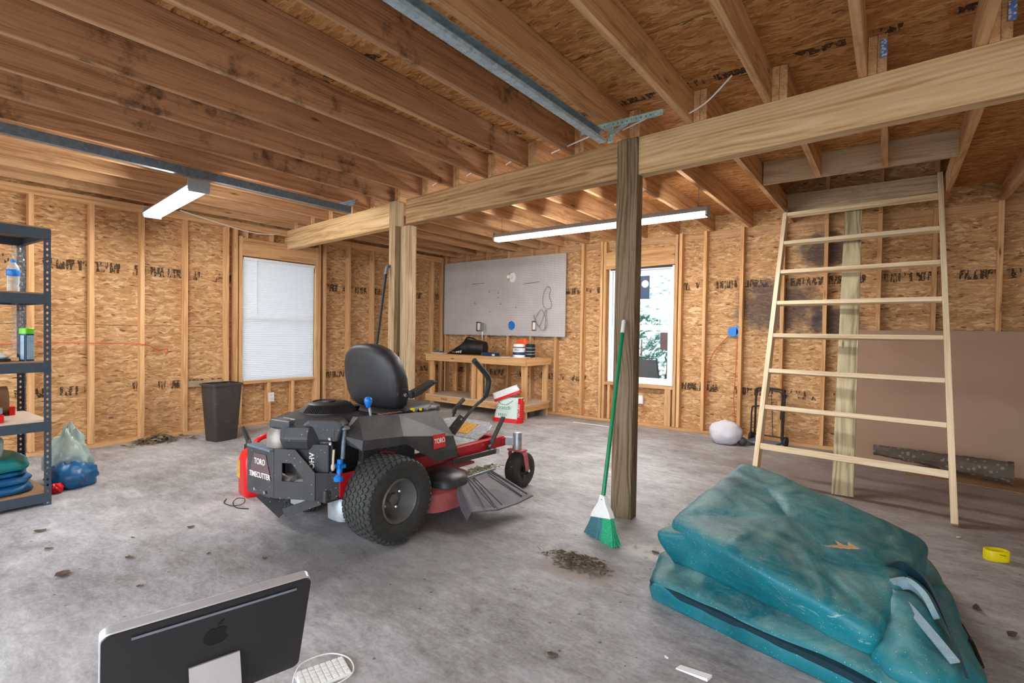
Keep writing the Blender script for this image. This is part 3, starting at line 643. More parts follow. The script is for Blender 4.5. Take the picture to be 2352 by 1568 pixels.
# ------------------------------------------------------------------ pegboard
t = thing('pegboard', 'large grey white perforated board hung above the workbench', 'pegboard', (-6.235, YR-SD-.006, 1.15))
def plate_holes(W, Hh, holes, d0, d1):
    """plate in xz with round/rect holes: grid of cells minus hole boxes, ring infill"""
    xs = sorted({0, W}|{h[0]-h[2] for h in holes}|{h[0]+h[2] for h in holes}); zs = sorted({0, Hh}|{h[1]-h[3] for h in holes}|{h[1]+h[3] for h in holes}); mb = MB()
    for i in range(len(xs)-1):
        for j in range(len(zs)-1):
            cx, cz = (xs[i]+xs[i+1])/2, (zs[j]+zs[j+1])/2
            if any(abs(cx-h[0]) < h[2] and abs(cz-h[1]) < h[3] for h in holes): continue
            mb.box(xs[i], xs[i+1], d0, d1, zs[j], zs[j+1])
    for h in holes:
        if h[4]:
            K = 32; A = []; B = []
            for k in range(K):
                a = 2*pi*k/K; q = max(abs(cos(a)), abs(sin(a))); A.append((h[0]+cos(a)/q*h[2], h[1]+sin(a)/q*h[3])); B.append((h[0]+cos(a)*h[2]*.96, h[1]+sin(a)*h[3]*.96))
            vs = [(p[0], d0, p[1]) for p in A+B]+[(p[0], d1, p[1]) for p in A+B]; fs = []
            for k in range(K):
                k2 = (k+1) % K; fs += [(k, k2, K+k2, K+k), (2*K+k2, 2*K+k, 3*K+k, 3*K+k2), (K+k, K+k2, 3*K+k2, 3*K+k)]
            mb.add(vs, fs)
    return mb
PX = 6.235
HO = [(PX-4.786, 2.063-1.15, .085, .085, True), (PX-4.78, 1.312-1.15, .072, .072, True), (PX-5.451, 1.292-1.15, .055, .078, False), (PX-4.352, 1.308-1.15, .045, .075, False)]
plate_holes(2.43, 1.22, HO, 0, .006).build('perforated_panel', 'peg', t)
MB().box(0, 2.43, -.006, .0, -.0, .012).box(-.004, .006, -.008, .006, 0, 1.22).build('edge_strip', 'galv', t)
MB().lathe([(.07, .05), (.075, .012), (.08, .008)], (HO[0][0], .01, HO[0][1]), 'y', 24).build('junction_box', 'wht', t)
MB().lathe([(.02, .0), (.03, -.03), (.028, -.06)], (HO[0][0]-.02, .04, HO[0][1]+.01), 'y', 16).ball((HO[0][0]-.045, -.03, HO[0][1]+.012), .034).build('light_bulb', 'wht', t, smooth=50)
MB().lathe([(.066, .02), (.066, .012)], (HO[1][0], 0, HO[1][1]), 'y', 24).build('round_outlet_box', 'bluep', t, smooth=40)
for h in HO[2:]: MB().box(h[0]-h[2]*.5, h[0]+h[2]*.5, -.004, .05, h[1]-h[3]*.75, h[1]+h[3]*.75).build('switch_plate', 'wht', t, bevel=.003)
for (a, b) in [((.3, .83), (.31, .83)), ((.62, .84), (.9, .85)), ((1.68, .8), (1.98, .82))]: MB().tube([(a[0], -.012, a[1]), (b[0], -.012, b[1])], .0035, 5).build('pegboard_hook', 'galvd', t)
for q in [(1.02, .7), (1.2, .68), (1.2, .6), (1.25, .5), (.72, .52), (1.03, .38), (1.55, .44)]: MB().tube(smoothpath([(q[0], .0, q[1]), (q[0]+.01, -.05, q[1]), (q[0]+.03, -.05, q[1]+.02)]), .003, 5).build('pegboard_hook', 'galvd', t)
cb = thing('wire_coil', 'thin pale cables looped over a hook on the pegboard', 'cable', (-6.235+2.1, YR-SD-.02, 1.15+.6))
MB().tube(smoothpath([(-.02, 0, .1), (.04, -.02, .14), (.09, -.02, .1), (.07, -.02, 0), (.11, -.02, -.1), (.09, -.02, -.18), (-.02, -.02, -.16), (-.04, -.02, -.02), (-.02, 0, .1)], 8), .004, 6).build('loop', 'greyhose', cb, smooth=60)
MB().tube(smoothpath([(-.16, -.01, -.30), (-.05, -.03, -.2), (.05, -.03, -.42), (-.06, -.03, -.5), (-.2, -.02, -.28), (-.1, -.02, -.45), (.02, -.02, -.2), (.0, -.02, -.5)], 8), .004, 6).build('loop', 'greyhose', cb, smooth=60)

# ------------------------------------------------------------------ workbench
bx0, bx1, by0, by1 = -5.99, -4.03, 5.70, YR-SD-.012
t = thing('workbench', 'long pine workbench against the far wall under the pegboard', 'workbench', (bx0, by0, 0))
L, D = bx1-bx0, by1-by0
MB().box(-.05, L, 0, D, .832, .85).build('worktop', 'bench', t, bevel=.002)
board('top_rail', (0, .019, .787), (L, .019, .787), .038, .09, 'bench', t); board('top_rail', (0, D-.019, .787), (L, D-.019, .787), .038, .09, 'bench', t)
board('side_rail', (L-.019, .04, .787), (L-.019, D-.04, .787), .038, .09, 'bench', t); board('side_rail', (.019, .04, .787), (.019, D-.04, .787), .038, .09, 'bench', t)
for x in (.10, .98, 1.10, L-.055):
    board('leg', (x, .062, 0 if x > 1.5 or x < .2 else .1), (x, .062, .742), .085, .038, 'bench', t, up=(0, 1, 0))
for x in (.10, .62, L-.055): board('leg', (x, D-.07, 0), (x, D-.07, .742), .085, .038, 'bench', t, up=(0, 1, 0))
board('bottom_rail', (0, .019, .145), (L, .019, .145), .038, .09, 'bench', t); board('bottom_rail', (L-.019, .04, .145), (L-.019, D-.04, .145), .038, .09, 'bench', t)
MB().box(0, L, .001, D, .19, .205).build('lower_shelf', 'shelfb', t)
MB().box(L-.2, L-.12, .3, .42, 0, .1).build('support_block', 'greyhose', t); MB().box(L-.1, L-.02, .5, .56, 0, .1).build('support_block', 'greyhose', t)
text_mesh('ink_mark', 'FOLEX', .045, 'blktxt', t, frame((.42, -.001, .15), (1, 0, 0), (0, 0, 1)), .0005)
ZB = .8505
# items on the bench
t = thing('duffel_bag', 'slumped black sports bag lying on the workbench', 'bag', (-5.30, 5.98, ZB))
mb = MB(); nn = 26; vs = []
for i in range(nn+1):
    u = i/nn; x = -.38+.70*u; hgt = .02+.22*min(1, (u*1.9))**1.2*(1-.15*max(0, u-.6)/.4); wd = .05+.12*sin(pi*min(1, u*.8+.15))
    for k in range(14):
        a = 2*pi*k/14; r = 1+.12*noise.noise(Vector((x*9, cos(a)*2, sin(a)*2)))
        vs.append((x, wd*cos(a)*r, hgt/2+hgt/2*sin(a)*r*(1 if sin(a) > 0 else .98)))
fs = [(i*14+k, i*14+(k+1) % 14, (i+1)*14+(k+1) % 14, (i+1)*14+k) for i in range(nn) for k in range(14)]+[tuple(range(14)), tuple(nn*14+k for k in range(14))]
mn = min(v[2] for v in vs); vs = [(a, b, max(0, c-max(0, mn))) for a, b, c in vs]
mb.add(vs, fs).build('bag_body', 'black', t, smooth=50)
MB().tube(smoothpath([(-.1, -.02, .19), (.0, -.05, .26), (.15, -.05, .24), (.2, -.02, .2)]), .012, 8).build('handle', 'black', t, smooth=50)
for k in range(3): MB().prism([(-.14+k*.04, .025), (-.12+k*.04, .025), (-.105+k*.04, .03+.02*k+.02), (-.125+k*.04, .03+.02*k+.02)], -.158, -.155, 'xz').build('stripe', 'whitetxt', t)
text_mesh('print', 'USSSA', .04, 'whitetxt', t, frame((-.19, -.14, .04), (1, .02, 0), (0, .1, 1)), .0005)
t = thing('screwdriver', 'screwdriver standing handle up behind the black bag', 'tool', (-5.30, 6.28, ZB)); MB().tube([(0, 0, .0), (0, 0, .38)], .005, 8).build('shaft', 'chrome', t); MB().lathe([(.012, .36), (.022, .38), (.02, .46), (.024, .49), (.012, .5)], n=12).build('handle', 'greyhose', t, smooth=40)
t = thing('flat_case', 'dark blue flat case lying beside the bag on the workbench', 'case', (-4.83, 5.92, ZB), radians(-6)); MB().box(-.14, .14, -.06, .06, 0, .05).build('case_body', 'dkblue', t, bevel=.012); MB().box(-.15, -.12, -.05, .05, .005, .03).build('latch', 'wht', t, bevel=.003); MB().box(.1, .15, -.07, -.058, 0, .03).build('latch', 'wht', t, bevel=.003)
t = thing('small_box', 'small dark blue box at the left end of the workbench', 'box', (-5.60, 6.22, ZB)); MB().box(-.09, .09, -.05, .05, 0, .085).build('box_body', 'dkblue', t, bevel=.008); MB().box(-.1, .1, -.055, .055, .05, .062).build('lid_rim', 'black', t)
t = thing('tool_tray', 'jumble of small metal tools on a white tray on the workbench', 'tools', (-5.86, 5.85, ZB)); MB().box(-.1, .16, -.06, .1, 0, .012).build('tray', 'wht', t, bevel=.002)
mb = MB()
for i in range(12): x = random.uniform(-.08, .08); y = random.uniform(-.04, .08); a = random.uniform(0, 3); mb.tube([(x, y, .02), (x+.06*cos(a), y+.03*sin(a), .02+random.uniform(0, .03))], .008, 6)
mb.build('tool_pile', 'galvd', t)
t = thing('snack_bag', 'orange bag propped behind the white tub on the workbench', 'bag', (-4.40, 6.12, ZB))
MB().prism([(-.17, 0), (.10, 0), (.13, .17), (.07, .27), (-.06, .25)], -.04, .03, 'xz').build('bag_body', 'orange', t, bevel=.02); MB().prism([(-.05, .03), (.06, .03), (.08, .12), (-.02, .16)], -.046, -.043, 'xz').build('print', 'whitetxt', t)
t = thing('paint_tub', 'white and blue labelled tub on the right end of the workbench', 'tub', (-4.30, 5.92, ZB)); MB().lathe([(.085, 0), (.09, .02), (.09, .15), (.082, .185), (.08, .19)], n=24).build('tub_body', 'wht', t, smooth=40); MB().lathe([(.0915, .035), (.0915, .075)], n=24, cap=False).lathe([(.0915, .135), (.0915, .15)], n=24, cap=False).build('blue_band', 'dkblue', t); text_mesh('print', '951', .055, 'dkblue', t, frame((.03, -.091, .105), (1, .3, 0), (0, 0, 1)), .001)
t = thing('bottle_carton', 'dark striped carton beside the white tub on the workbench', 'carton', (-4.17, 6.02, ZB)); MB().box(-.05, .05, -.05, .05, 0, .19).build('carton_body', 'black', t, bevel=.004)
for z in (.04, .08, .13): MB().box(-.052, .052, -.052, .052, z, z+.012).build('stripe', 'webl', t)
t = thing('pry_bar', 'thin flat metal bar lying near the front edge of the workbench', 'tool', (-4.58, 5.77, ZB)); MB().bar((-.12, 0, .005), (.22, .03, .005), .02, .008).build('bar', 'galvd', t); MB().bar((.22, .03, .005), (.27, .02, .02), .03, .008).build('hook_end', 'galvd', t)
tag(recenter(MB().box(-4.5, -4.12, 5.74, 5.95, ZB, ZB+.004).build('paper_sheet', 'paper')), 'white paper under the tub on the workbench', 'paper')
t = thing('duct_vent', 'round dark fitting on the wall under the workbench', 'fitting', (-5.32, YR-.001, .38)); MB().lathe([(.07, -.03), (.07, 0)], axis='y').build('flange', 'galvd', t); MB().lathe([(.045, -.04), (.05, -.03)], axis='y').build('grille', 'black', t)

# feed bag
t = thing('feed_bag', 'red and white bag with rolled top slumped before the workbench', 'bag', (-4.14, 5.47, 0), radians(10)); t.scale = (1.12, 1, 1)
def pouch(mb, z0, z1, w0, w1, d0, d1, lean=0, shx=0, n=20, m=10, wr=.012):
    vs = []
    for j in range(m+1):
        v = j/m; w_ = w0+(w1-w0)*v; d_ = (d0+(d1-d0)*v)
        for k in range(n):
            a = 2*pi*k/n; c, s_ = cos(a), sin(a); r = 1+wr*8*noise.noise(Vector((c*3, s_*3, v*5)))
            vs.append((shx*v+w_*math.copysign(abs(c)**.45, c)*r, lean*v+d_*math.copysign(abs(s_)**.8, s_)*r, z0+(z1-z0)*v))
    mb.add(vs, [(j*n+k, j*n+(k+1) % n, (j+1)*n+(k+1) % n, (j+1)*n+k) for j in range(m) for k in range(n)]+[tuple(range(n)), tuple(m*n+k for k in range(n))])
mb = MB(); pouch(mb, 0, .33, .19, .16, .09, .045, .04, .03); mb.build('bag_body', 'bagg', t, smooth=60)
mb = MB(); pouch(mb, .002, .055, .196, .196, .094, .092, 0, 0, m=3); mb.build('red_base', 'redp', t, smooth=60)
MB().add([(.160, -.085, .0), (.197, -.055, .0), (.188, -.02, .33), (.158, -.055, .33)], [(0, 1, 2, 3)]).add([(.198, -.055, 0), (.198, .03, 0), (.192, .05, .33), (.192, -.02, .33)], [(0, 1, 2, 3)]).build('red_side_panel', 'redp', t)
text_mesh('print', 'NATURES', .04, 'whitetxt', t, frame((.176, -.078, .17), (-.02, .08, 1), (-1, -.68, 0)), .001)
mb = MB(); pouch(mb, 0, .10, .185, .175, .05, .05, .0, .0, m=4); o = mb.build('rolled_top', 'bagw', t, smooth=60); o.rotation_euler = (0, radians(-24), 0); o.location = (-.02, .02, .34)
mb = MB(); pouch(mb, 0, .035, .19, .19, .055, .055, 0, 0, m=2); o = mb.build('red_band', 'redp', t, smooth=60); o.rotation_euler = (0, radians(-24), 0); o.location = (-.01, .02, .325)
text_mesh('print', 'Scratch', .07, 'greentxt', t, frame((-.03, -.1, .2), (1, .05, 0), (0, .2, 1)), .001); text_mesh('print', 'FEED', .05, 'greentxt', t, frame((-.03, -.103, .10), (1, .05, 0), (0, .1, 1)), .001)
MB().tube(smoothpath([(-.11, -.085, .29), (-.05, -.095, .245), (.03, -.095, .245), (.1, -.08, .3)]), .003, 5).build('print', 'blktxt', t)

# ------------------------------------------------------------------ trash bin, socket, cords, debris by left wall
t = thing('waste_bin', 'tall dark brown rectangular plastic bin beside the blinds window', 'bin', (-5.80, 2.52, 0), radians(8))
MB().loft([(0, 0, .0, .10, .12, 7), (0, 0, .01, .105, .125, 7), (0, 0, .60, .135, .165, 7), (0, 0, .602, .128, .158, 7), (0, 0, .03, .098, .118, 7)], 40).build('bin_body', 'bin', t, smooth=40)
MB().loft([(0, 0, .595, .137, .167, 7), (0, 0, .592, .147, .178, 7), (0, 0, .612, .147, .178, 7), (0, 0, .614, .13, .16, 7)], 40, cap=False).build('rim', 'bin', t, smooth=30)
t = thing('wall_socket', 'white double power socket under the blinds window', 'socket', (XL+SD+.0005, 3.335, .34)); MB().box(-.004, .006, -.036, .036, -.058, .058).build('cover_plate', 'wht', t, bevel=.003)
for z in (-.024, .024): MB().box(.006, .008, -.016, .016, z-.014, z+.014).build('outlet_face', 'wht', t, bevel=.001); MB().box(.0082, .009, -.008, -.005, z-.005, z+.006).box(.0082, .009, .005, .008, z-.005, z+.006).build('slot', 'black', t)
t = thing('wall_socket', 'white socket box behind the weathered post under far window', 'socket', (-2.66, YR-.04, .34)); MB().box(-.035, .035, -.01, .039, -.055, .055).build('box_body', 'wht', t, bevel=.004); MB().box(-.02, .02, -.014, -.01, -.03, .03).build('outlet_face', 'wht', t)
tag(recenter(MB().tube(smoothpath([(-2.66, YR-.02, .28), (-2.6, YR-.05, .22), (-2.64, YR-.06, .17), (-2.58, YR-.03, .2)]), .005, 6).build('cord', 'copper', smooth=50)), 'short orange cord curling below the far window socket', 'cord')
t = thing('outlet_box', 'blue round electrical box on the far wall left of ladder', 'electrical box', (-1.52, YR-.03, 1.255)); MB().lathe([(.058, -.03), (.06, .028)], axis='y').build('box_body', 'bluep', t, smooth=40); MB().box(.04, .095, -.03, .02, -.055, .07).build('bracket', 'bluep', t)
tag(recenter(MB().tube(smoothpath([(-1.56, YR-.03, 1.22), (-1.72, YR-.06, 1.02), (-1.79, YR-.04, .85), (-1.81, YR-.06, .6), (-1.8, YR-.05, .35)]), .006, 6).build('cable', 'copper', smooth=50)), 'orange cable drooping from the blue box to the next stud', 'cable')
tag(recenter(MB().tube(smoothpath([(-1.47, YR-.05, 1.2), (-1.475, YR-.06, .8), (-1.49, YR-.06, .45), (-1.46, YR-.06, .12)]), .005, 6).build('cable', 'copper', smooth=50)), 'orange cable running down the stud below the blue box', 'cable')
tag(recenter(MB().tube(smoothpath([(XL+.1, .3, 1.05), (XL+.1, .8, 1.035), (XL+.1, 1.25, 1.045), (XL+.1, 1.7, 1.035), (XL+.1, 1.97, 1.02), (XL+.06, 2.06, .98), (XL+.04, 2.12, .95), (XL+.03, 2.2, .97), (XL+.03, 2.18, .9)]), .0045, 6).build('cord', 'redcord', smooth=50)), 'thin red cord strung across the left wall studs', 'cord')
tag(recenter(MB().tube(smoothpath([(XL+.35, 2.2, 2.44), (XL+.25, 2.6, 2.40), (XL+.2, 3.0, 2.36), (XL+.2, 3.3, 2.38), (XL+.15, 3.42, 2.44)]), .006, 6).build('cable', 'wht', smooth=50)), 'white cable sagging under the joists above the blinds window', 'cable')
def litter(name, label, pts, mat, cat, n, spread, sz, hgt, kind='stuff', seed=1):
    rnd = random.Random(seed); mb = MB()
    for i in range(n):
        x = pts[0]+rnd.gauss(0, spread[0]); y = pts[1]+rnd.gauss(0, spread[1]); d = ((x-pts[0])/spread[0])**2+((y-pts[1])/spread[1])**2
        z = rnd.random()*hgt*math.exp(-d/2)+.004; a = rnd.uniform(0, pi); s = sz*rnd.uniform(.4, 1.3); u = Vector((cos(a), sin(a), rnd.uniform(-.3, .3)))*s; v = Vector((-sin(a), cos(a), rnd.uniform(-.5, .5)))*s*rnd.uniform(.15, .6)
        c = Vector((x, y, z+.3*s)); mb.cur = rnd.choice([0, 0, 1]) if isinstance(mat, list) else 0
        b = [c-u, c-v*.7, c+u, c+v*.9+Vector((0, 0, s*.3))]; b = [Vector((q.x, q.y, max(q.z, .002))) for q in b]
        mb.add([*b, *[q+Vector((0, 0, .0012)) for q in b]], [(0, 1, 2, 3), (7, 6, 5, 4), (0, 4, 5, 1), (1, 5, 6, 2), (2, 6, 7, 3), (3, 7, 4, 0)])
    return tag(recenter(mb.build(name, mat)), label, cat, kind=kind)
litter('leaf_litter', 'heap of dry brown leaves against the left wall plate', (-6.15, 2.03), ['leaf', 'cut'], 'leaves', 260, (.06, .10), .035, .07, seed=3)
litter('leaf_litter', 'swept pile of leaves and dirt in front of the broom', (-1.28, 2.34), ['leaf', 'log'], 'leaves', 300, (.085, .045), .018, .03, seed=5)
# single leaf scraps
def scrap(x, y, r, mat='leaf', z=0, s=1., label='small dry leaf scrap lying on the concrete floor', grp='dry leaf scraps on the floor', cat='leaf', nm='dry_leaf'):
    rnd = random.Random(int(x*1000+y*77)); n = 9; mb = MB(); vs = []
    for k in range(n):
        a = 2*pi*k/n; q = r*(rnd.uniform(.45, 1.1)); vs.append((q*cos(a)*1.3, q*sin(a)*.7, .004+rnd.random()*r*.35))
    top = [(a, b, c+.0015) for a, b, c in vs]
    mb.add(vs+top+[(0, 0, .003), (0, 0, .0045)], [(k, (k+1) % n, 2*n) for k in range(n)]+[(n+(k+1) % n, n+k, 2*n+1) for k in range(n)]+[(k, (k+1) % n, n+(k+1) % n, n+k) for k in range(n)])
    o = mb.build(nm, mat, loc=(x, y, z)); o.rotation_euler = (0, 0, rnd.uniform(0, 3)); return tag(o, label, cat, grp)
for (x, y, r, lb) in [(-3.972, .727, .03, 'dry leaf scrap on the floor just right of the shelving foot'), (-3.367, 1.287, .02, 'dark leaf scrap on the floor left of the mower guard'), (-3.157, .919, .022, 'brown leaf scrap on the open floor midway between shelving and mower'),
    (-3.184, .661, .04, 'largest dry leaf on the floor at the left, below the shelving'), (-2.773, .85, .018, 'small dark leaf scrap on the floor just above the computer'), (-.993, 1.614, .022, 'curled leaf scrap on the floor at bottom centre left of the white paper strip'),
    (.421, 2.886, .03, 'dark twisted leaf on the floor right of the teal cover corner'), (.33, 3.06, .03, 'brown leaf touching the right side of the teal cover'), (-3.62, .689, .02, 'small leaf scrap on the floor right below the shelving foot scrap'), (-3.45, 1.02, .012, 'tiny leaf crumb on the floor left of the black wire'),
    (-2.62, 1.35, .014, 'tiny leaf crumb on the floor behind the mower drive wheel'), (-2.9, 1.2, .012, 'tiny leaf crumb on the floor between mower and computer'), (-.9, 2.62, .018, 'leaf scrap beside the pale patch right of the broom'), (-1.02, 2.72, .02, 'dark leaf scrap lying inside the pale patch by the post'),
    (-.72, 3.3, .012, 'tiny leaf crumb behind the teal cover near the ladder foot'), (.62, 3.2, .014, 'tiny leaf crumb below the yellow ring'), (.72, 3.55, .012, 'tiny leaf crumb right of the yellow ring')]: scrap(x, y, r, label=lb)
for (x, y, r, lb) in [(-.18, 3.85, .012, 'tiny white chip on the floor behind the teal cover'), (.35, 4.1, .014, 'tiny white chip on the floor in front of the ladder right foot'), (.75, 4.35, .012, 'tiny white chip on the floor right of the ladder foot'), (-.65, 1.86, .008, 'tiny white chip on the floor left of the paper strip')]: scrap(x, y, r, 'paper', label=lb, grp='white chips on the floor', cat='chip', nm='white_chip')
o = MB().add([(-.06, -.012, .002), (.05, -.02, .002), (.06, .012, .002), (-.05, .016, .002), (-.06, -.012, .006), (.05, -.02, .012), (.06, .012, .012), (-.05, .016, .006)], [(0, 1, 2, 3), (7, 6, 5, 4), (0, 4, 5, 1), (1, 5, 6, 2), (2, 6, 7, 3), (3, 7, 4, 0)]).build('paper_strip', 'paper', loc=(-.541, 1.838, 0)); o.rotation_euler = (0, 0, radians(5)); tag(o, 'curled white paper strip lying on the floor before the tarp', 'paper')

# leaning handle at post 2
t = thing('long_handled_bar', 'long black tool handle leaning against the back post', 'tool', (-4.0, 3.16, 0))
MB().tube([(.0, -.02, .95), (.0, .10, 1.76)], .014, 10).build('grip', 'black', t, smooth=50); MB().tube([(-.02, -.16, .0), (.0, -.02, .95)], .008, 8).build('shaft', 'galvd', t, smooth=50); MB().tube(smoothpath([(0, .10, 1.76), (0, .115, 1.83), (.0, .14, 1.845)]), .016, 10).build('tip', 'galvd', t, smooth=50)
# white floor strip by the far wall
tag(recenter(MB().box(-3.45, -2.75, 6.02, 6.035, 0, .006).build('trim_strip', 'wht')), 'thin white strip lying along the floor below far window', 'strip')

# ------------------------------------------------------------------ broom
t = thing('broom', 'green handled angle broom leaning on the weathered post', 'broom', (-1.335, 2.70, 0))
hd = Vector((.0, .0, .255)); tp = Vector((-.062, .375, 1.30))
dv = (tp-hd).normalized()
MB().tube([hd-dv*.02, hd+dv*.93*(tp-hd).length], .0125, 12).build('handle', 'green', t, smooth=50)
MB().tube([hd+dv*.92*(tp-hd).length, tp-dv*.01, tp], [.0135, .0135, .008], 12).build('grip_cap', 'wht', t, smooth=50)
A = Vector((.92, -.42, 0)).normalized(); Nn = Vector((.42, .92, 0)).normalized()
def bl(px, pz, off): return tuple(A*px+Nn*off+Vector((0, .0, pz)))
sh = [(-.095, .112), (.085, .152), (.072, .182), (.034, .225), (.022, .265), (-.018, .265), (-.03, .222), (-.086, .142)]
vs = [bl(a, b, -.022*(1-.4*(b-.1)/.2)) for a, b in sh]+[bl(a, b, .022*(1-.4*(b-.1)/.2)) for a, b in sh]; n = len(sh)
MB().add(vs, [tuple(range(n)), tuple(range(n, 2*n))]+[(i, (i+1) % n, n+(i+1) % n, n+i) for i in range(n)]).build('broom_head', 'wht', t, bevel=.005)
for nm, lo, hi, mt in (('bristles', 0, .58, 'bluegreen'), ('bristles', .58, 1, 'greenb')):
    mb = MB(); rnd = random.Random(4)
    for i in range(48):
        u = lo+(hi-lo)*(i+.5)/48
        for k in range(5):
            o_ = (k-2)*.008; tx, tz = -.09+.17*u, .120+.038*u; bxp = -.14+.27*u+rnd.uniform(-.003, .003); bz = .006
            mb.tube([bl(tx, tz, o_*.7), bl((tx+bxp)/2, (tz+bz)/2, o_), bl(bxp, max(.002, bz+rnd.uniform(-.004, .004)), o_*1.9)], .0024, 4)
    mb.build(nm, mt, t)

# ------------------------------------------------------------------ ladder
t = thing('wooden_ladder', 'wide pale homemade wooden ladder leaning up to the loft opening', 'ladder', (.331, 4.335, 0))
S = Vector((0, .584, 1.18+0)); S = Vector((-.017, .584, 1)); Wv = Vector((-1.18, .113, 0)); up = Wv.cross(S).normalized()
for nm, o, top in (('side_rail', Vector((0.02, 0, 0)), 2.66), ('side_rail', Wv-Vector((.02, 0, 0)), 2.50)):
    board(nm, o+S*.0+Vector((0, .02, 0)), o+S*top+Vector((0, .02, 0)), .038, .089, 'ladder', t, up=up)
for z in (2.449, 2.131, 1.826, 1.517, 1.212, .901, .6, .294):
    a = S*z+up*(-.0); c = .0
    board('rung', S*z-Wv.normalized()*(-.0)+Vector((0, .005, 0)), S*z+Wv+Vector((0, .005, 0)), .062 if z > .35 else .062, .036 if z > .35 else .05, 'ladder', t, up=Vector((0, .25, 1)))
# leaning plank behind the ladder
o = board('wooden_plank', (-.277, 4.60, .002), (-.335, 6.00, 2.47), .142, .036, 'treated', up=(0, -1, .5)); tag(o, 'long treated plank leaning behind the middle of the ladder', 'plank')
# hardboard sheets and log
o = MB().add([(-.32, 6.20, 0), (1.9, 6.10, 0), (1.9, 6.34, 1.285), (-.32, 6.355, 1.285), (-.32, 6.206, 0), (1.9, 6.106, 0), (1.9, 6.346, 1.286), (-.32, 6.361, 1.286)], [(0, 1, 2, 3), (7, 6, 5, 4), (0, 4, 5, 1), (1, 5, 6, 2), (2, 6, 7, 3), (3, 7, 4, 0)]).build('hardboard_sheet', 'mdfp')
tag(recenter(o), 'large brown hardboard sheet standing against the far wall', 'board')
o = MB().add([(.12, 5.70, .002), (1.9, 5.45, .002), (1.9, 6.05, .03), (.2, 6.1, .012), (.12, 5.70, .008), (1.9, 5.45, .008), (1.9, 6.05, .036), (.2, 6.1, .018)], [(0, 1, 2, 3), (7, 6, 5, 4), (0, 4, 5, 1), (1, 5, 6, 2), (2, 6, 7, 3), (3, 7, 4, 0)]).build('hardboard_offcut', 'mdf')
tag(recenter(o), 'thin brown hardboard offcut lying flat under the log', 'board')
mb = MB(); vs = []; n = 22; m_ = 34
for j in range(m_+1):
    v = j/m_; c = Vector((-.12, 6.02, .13)).lerp(Vector((.82, 5.78, .115)), v); r = .045+.045*v; c.z = max(c.z, r*.9+.02)
    for k in range(n):
        a = 2*pi*k/n; q = r*(1+.22*noise.noise(Vector((cos(a)*2.5, sin(a)*2.5, v*16)))+.10*noise.noise(Vector((cos(a)*9, sin(a)*9, v*50))))
        vs.append(c+Vector((.1*cos(a)*q, cos(a)*q, sin(a)*q)))
zmin = min(q.z for q in vs); vs = [q-Vector((0, 0, zmin-.022)) for q in vs]
mb.add(vs, [(j*n+k, j*n+(k+1) % n, (j+1)*n+(k+1) % n, (j+1)*n+k) for j in range(m_) for k in range(n)]+[tuple(range(n)), tuple(m_*n+k for k in range(n))])
tag(recenter(mb.build('log', 'log', smooth=35)), 'rough grey bark log lying at the foot of the hardboard sheet', 'log')

# hand cart and cloth
t = thing('hand_cart', 'small folding black luggage cart standing against the far wall', 'cart', (-1.085, 6.24, 0), radians(-12))
def ushape(w, z0, z1, y0, y1, r, nm, mt='black'):
    MB().tube(smoothpath([(-w, y0, z0), (-w, (y0+y1)/2, (z0+z1)/2), (-w, y1, z1-.05), (-w+.04, y1, z1), (w-.04, y1, z1), (w, y1, z1-.05), (w, (y0+y1)/2, (z0+z1)/2), (w, y0, z0)], 5), r, 8).build(nm, mt, t, smooth=50)
ushape(.15, .04, .62, 0, .03, .012, 'handle_frame'); ushape(.135, .3, .60, -.02, .01, .008, 'handle_frame'); ushape(.17, .04, .42, -.05, -.03, .009, 'fold_frame')
MB().tube([(-.14, 0, .1), (.14, 0, .1)], .008, 8).tube([(-.07, 0, .1), (-.02, .02, .55)], .004, 6).tube([(.05, 0, .1), (.02, .02, .55)], .004, 6).build('cross_bar', 'black', t)
MB().box(-.16, .16, -.22, 0, .03, .055).build('toe_plate', 'galvd', t, bevel=.006)
for sx in (-1, 1): MB().lathe([(.02, -.012), (.055, -.012), (.06, 0), (.055, .012), (.02, .012)], (sx*.185, 0, .0605), 'x', 20).build('wheel', 'rubber', t, smooth=40)
t = thing('cloth_bundle', 'white crumpled cloth bundle on the floor by the cart', 'cloth', (-1.47, 5.98, 0))
mb = MB(); nu, nv = 40, 20; vs = []
for j in range(nv+1):
    tt = pi*j/nv
    for i in range(nu):
        a = 2*pi*i/nu; d = Vector((sin(tt)*cos(a), sin(tt)*sin(a), cos(tt))); r = 1+.10*noise.noise(d*1.7+Vector((3, 1, 0)))+.16*(.35-abs(noise.noise(d*3.2)))+.05*noise.noise(d*11)
        vs.append((.175*d.x*r, .15*d.y*r, max(0, .12+.135*d.z*r)))
mb.add(vs, [(j*nu+i, (j+1)*nu+i, (j+1)*nu+(i+1) % nu, j*nu+(i+1) % nu) for j in range(nv) for i in range(nu)]).build('cloth', 'cloth', t, smooth=80)
mb = MB(); mb.ball((.175, .0, .05), .055, 16, 10, (.9, .9, .85)); mb.build('grey_tie', 'navy', t, smooth=60)

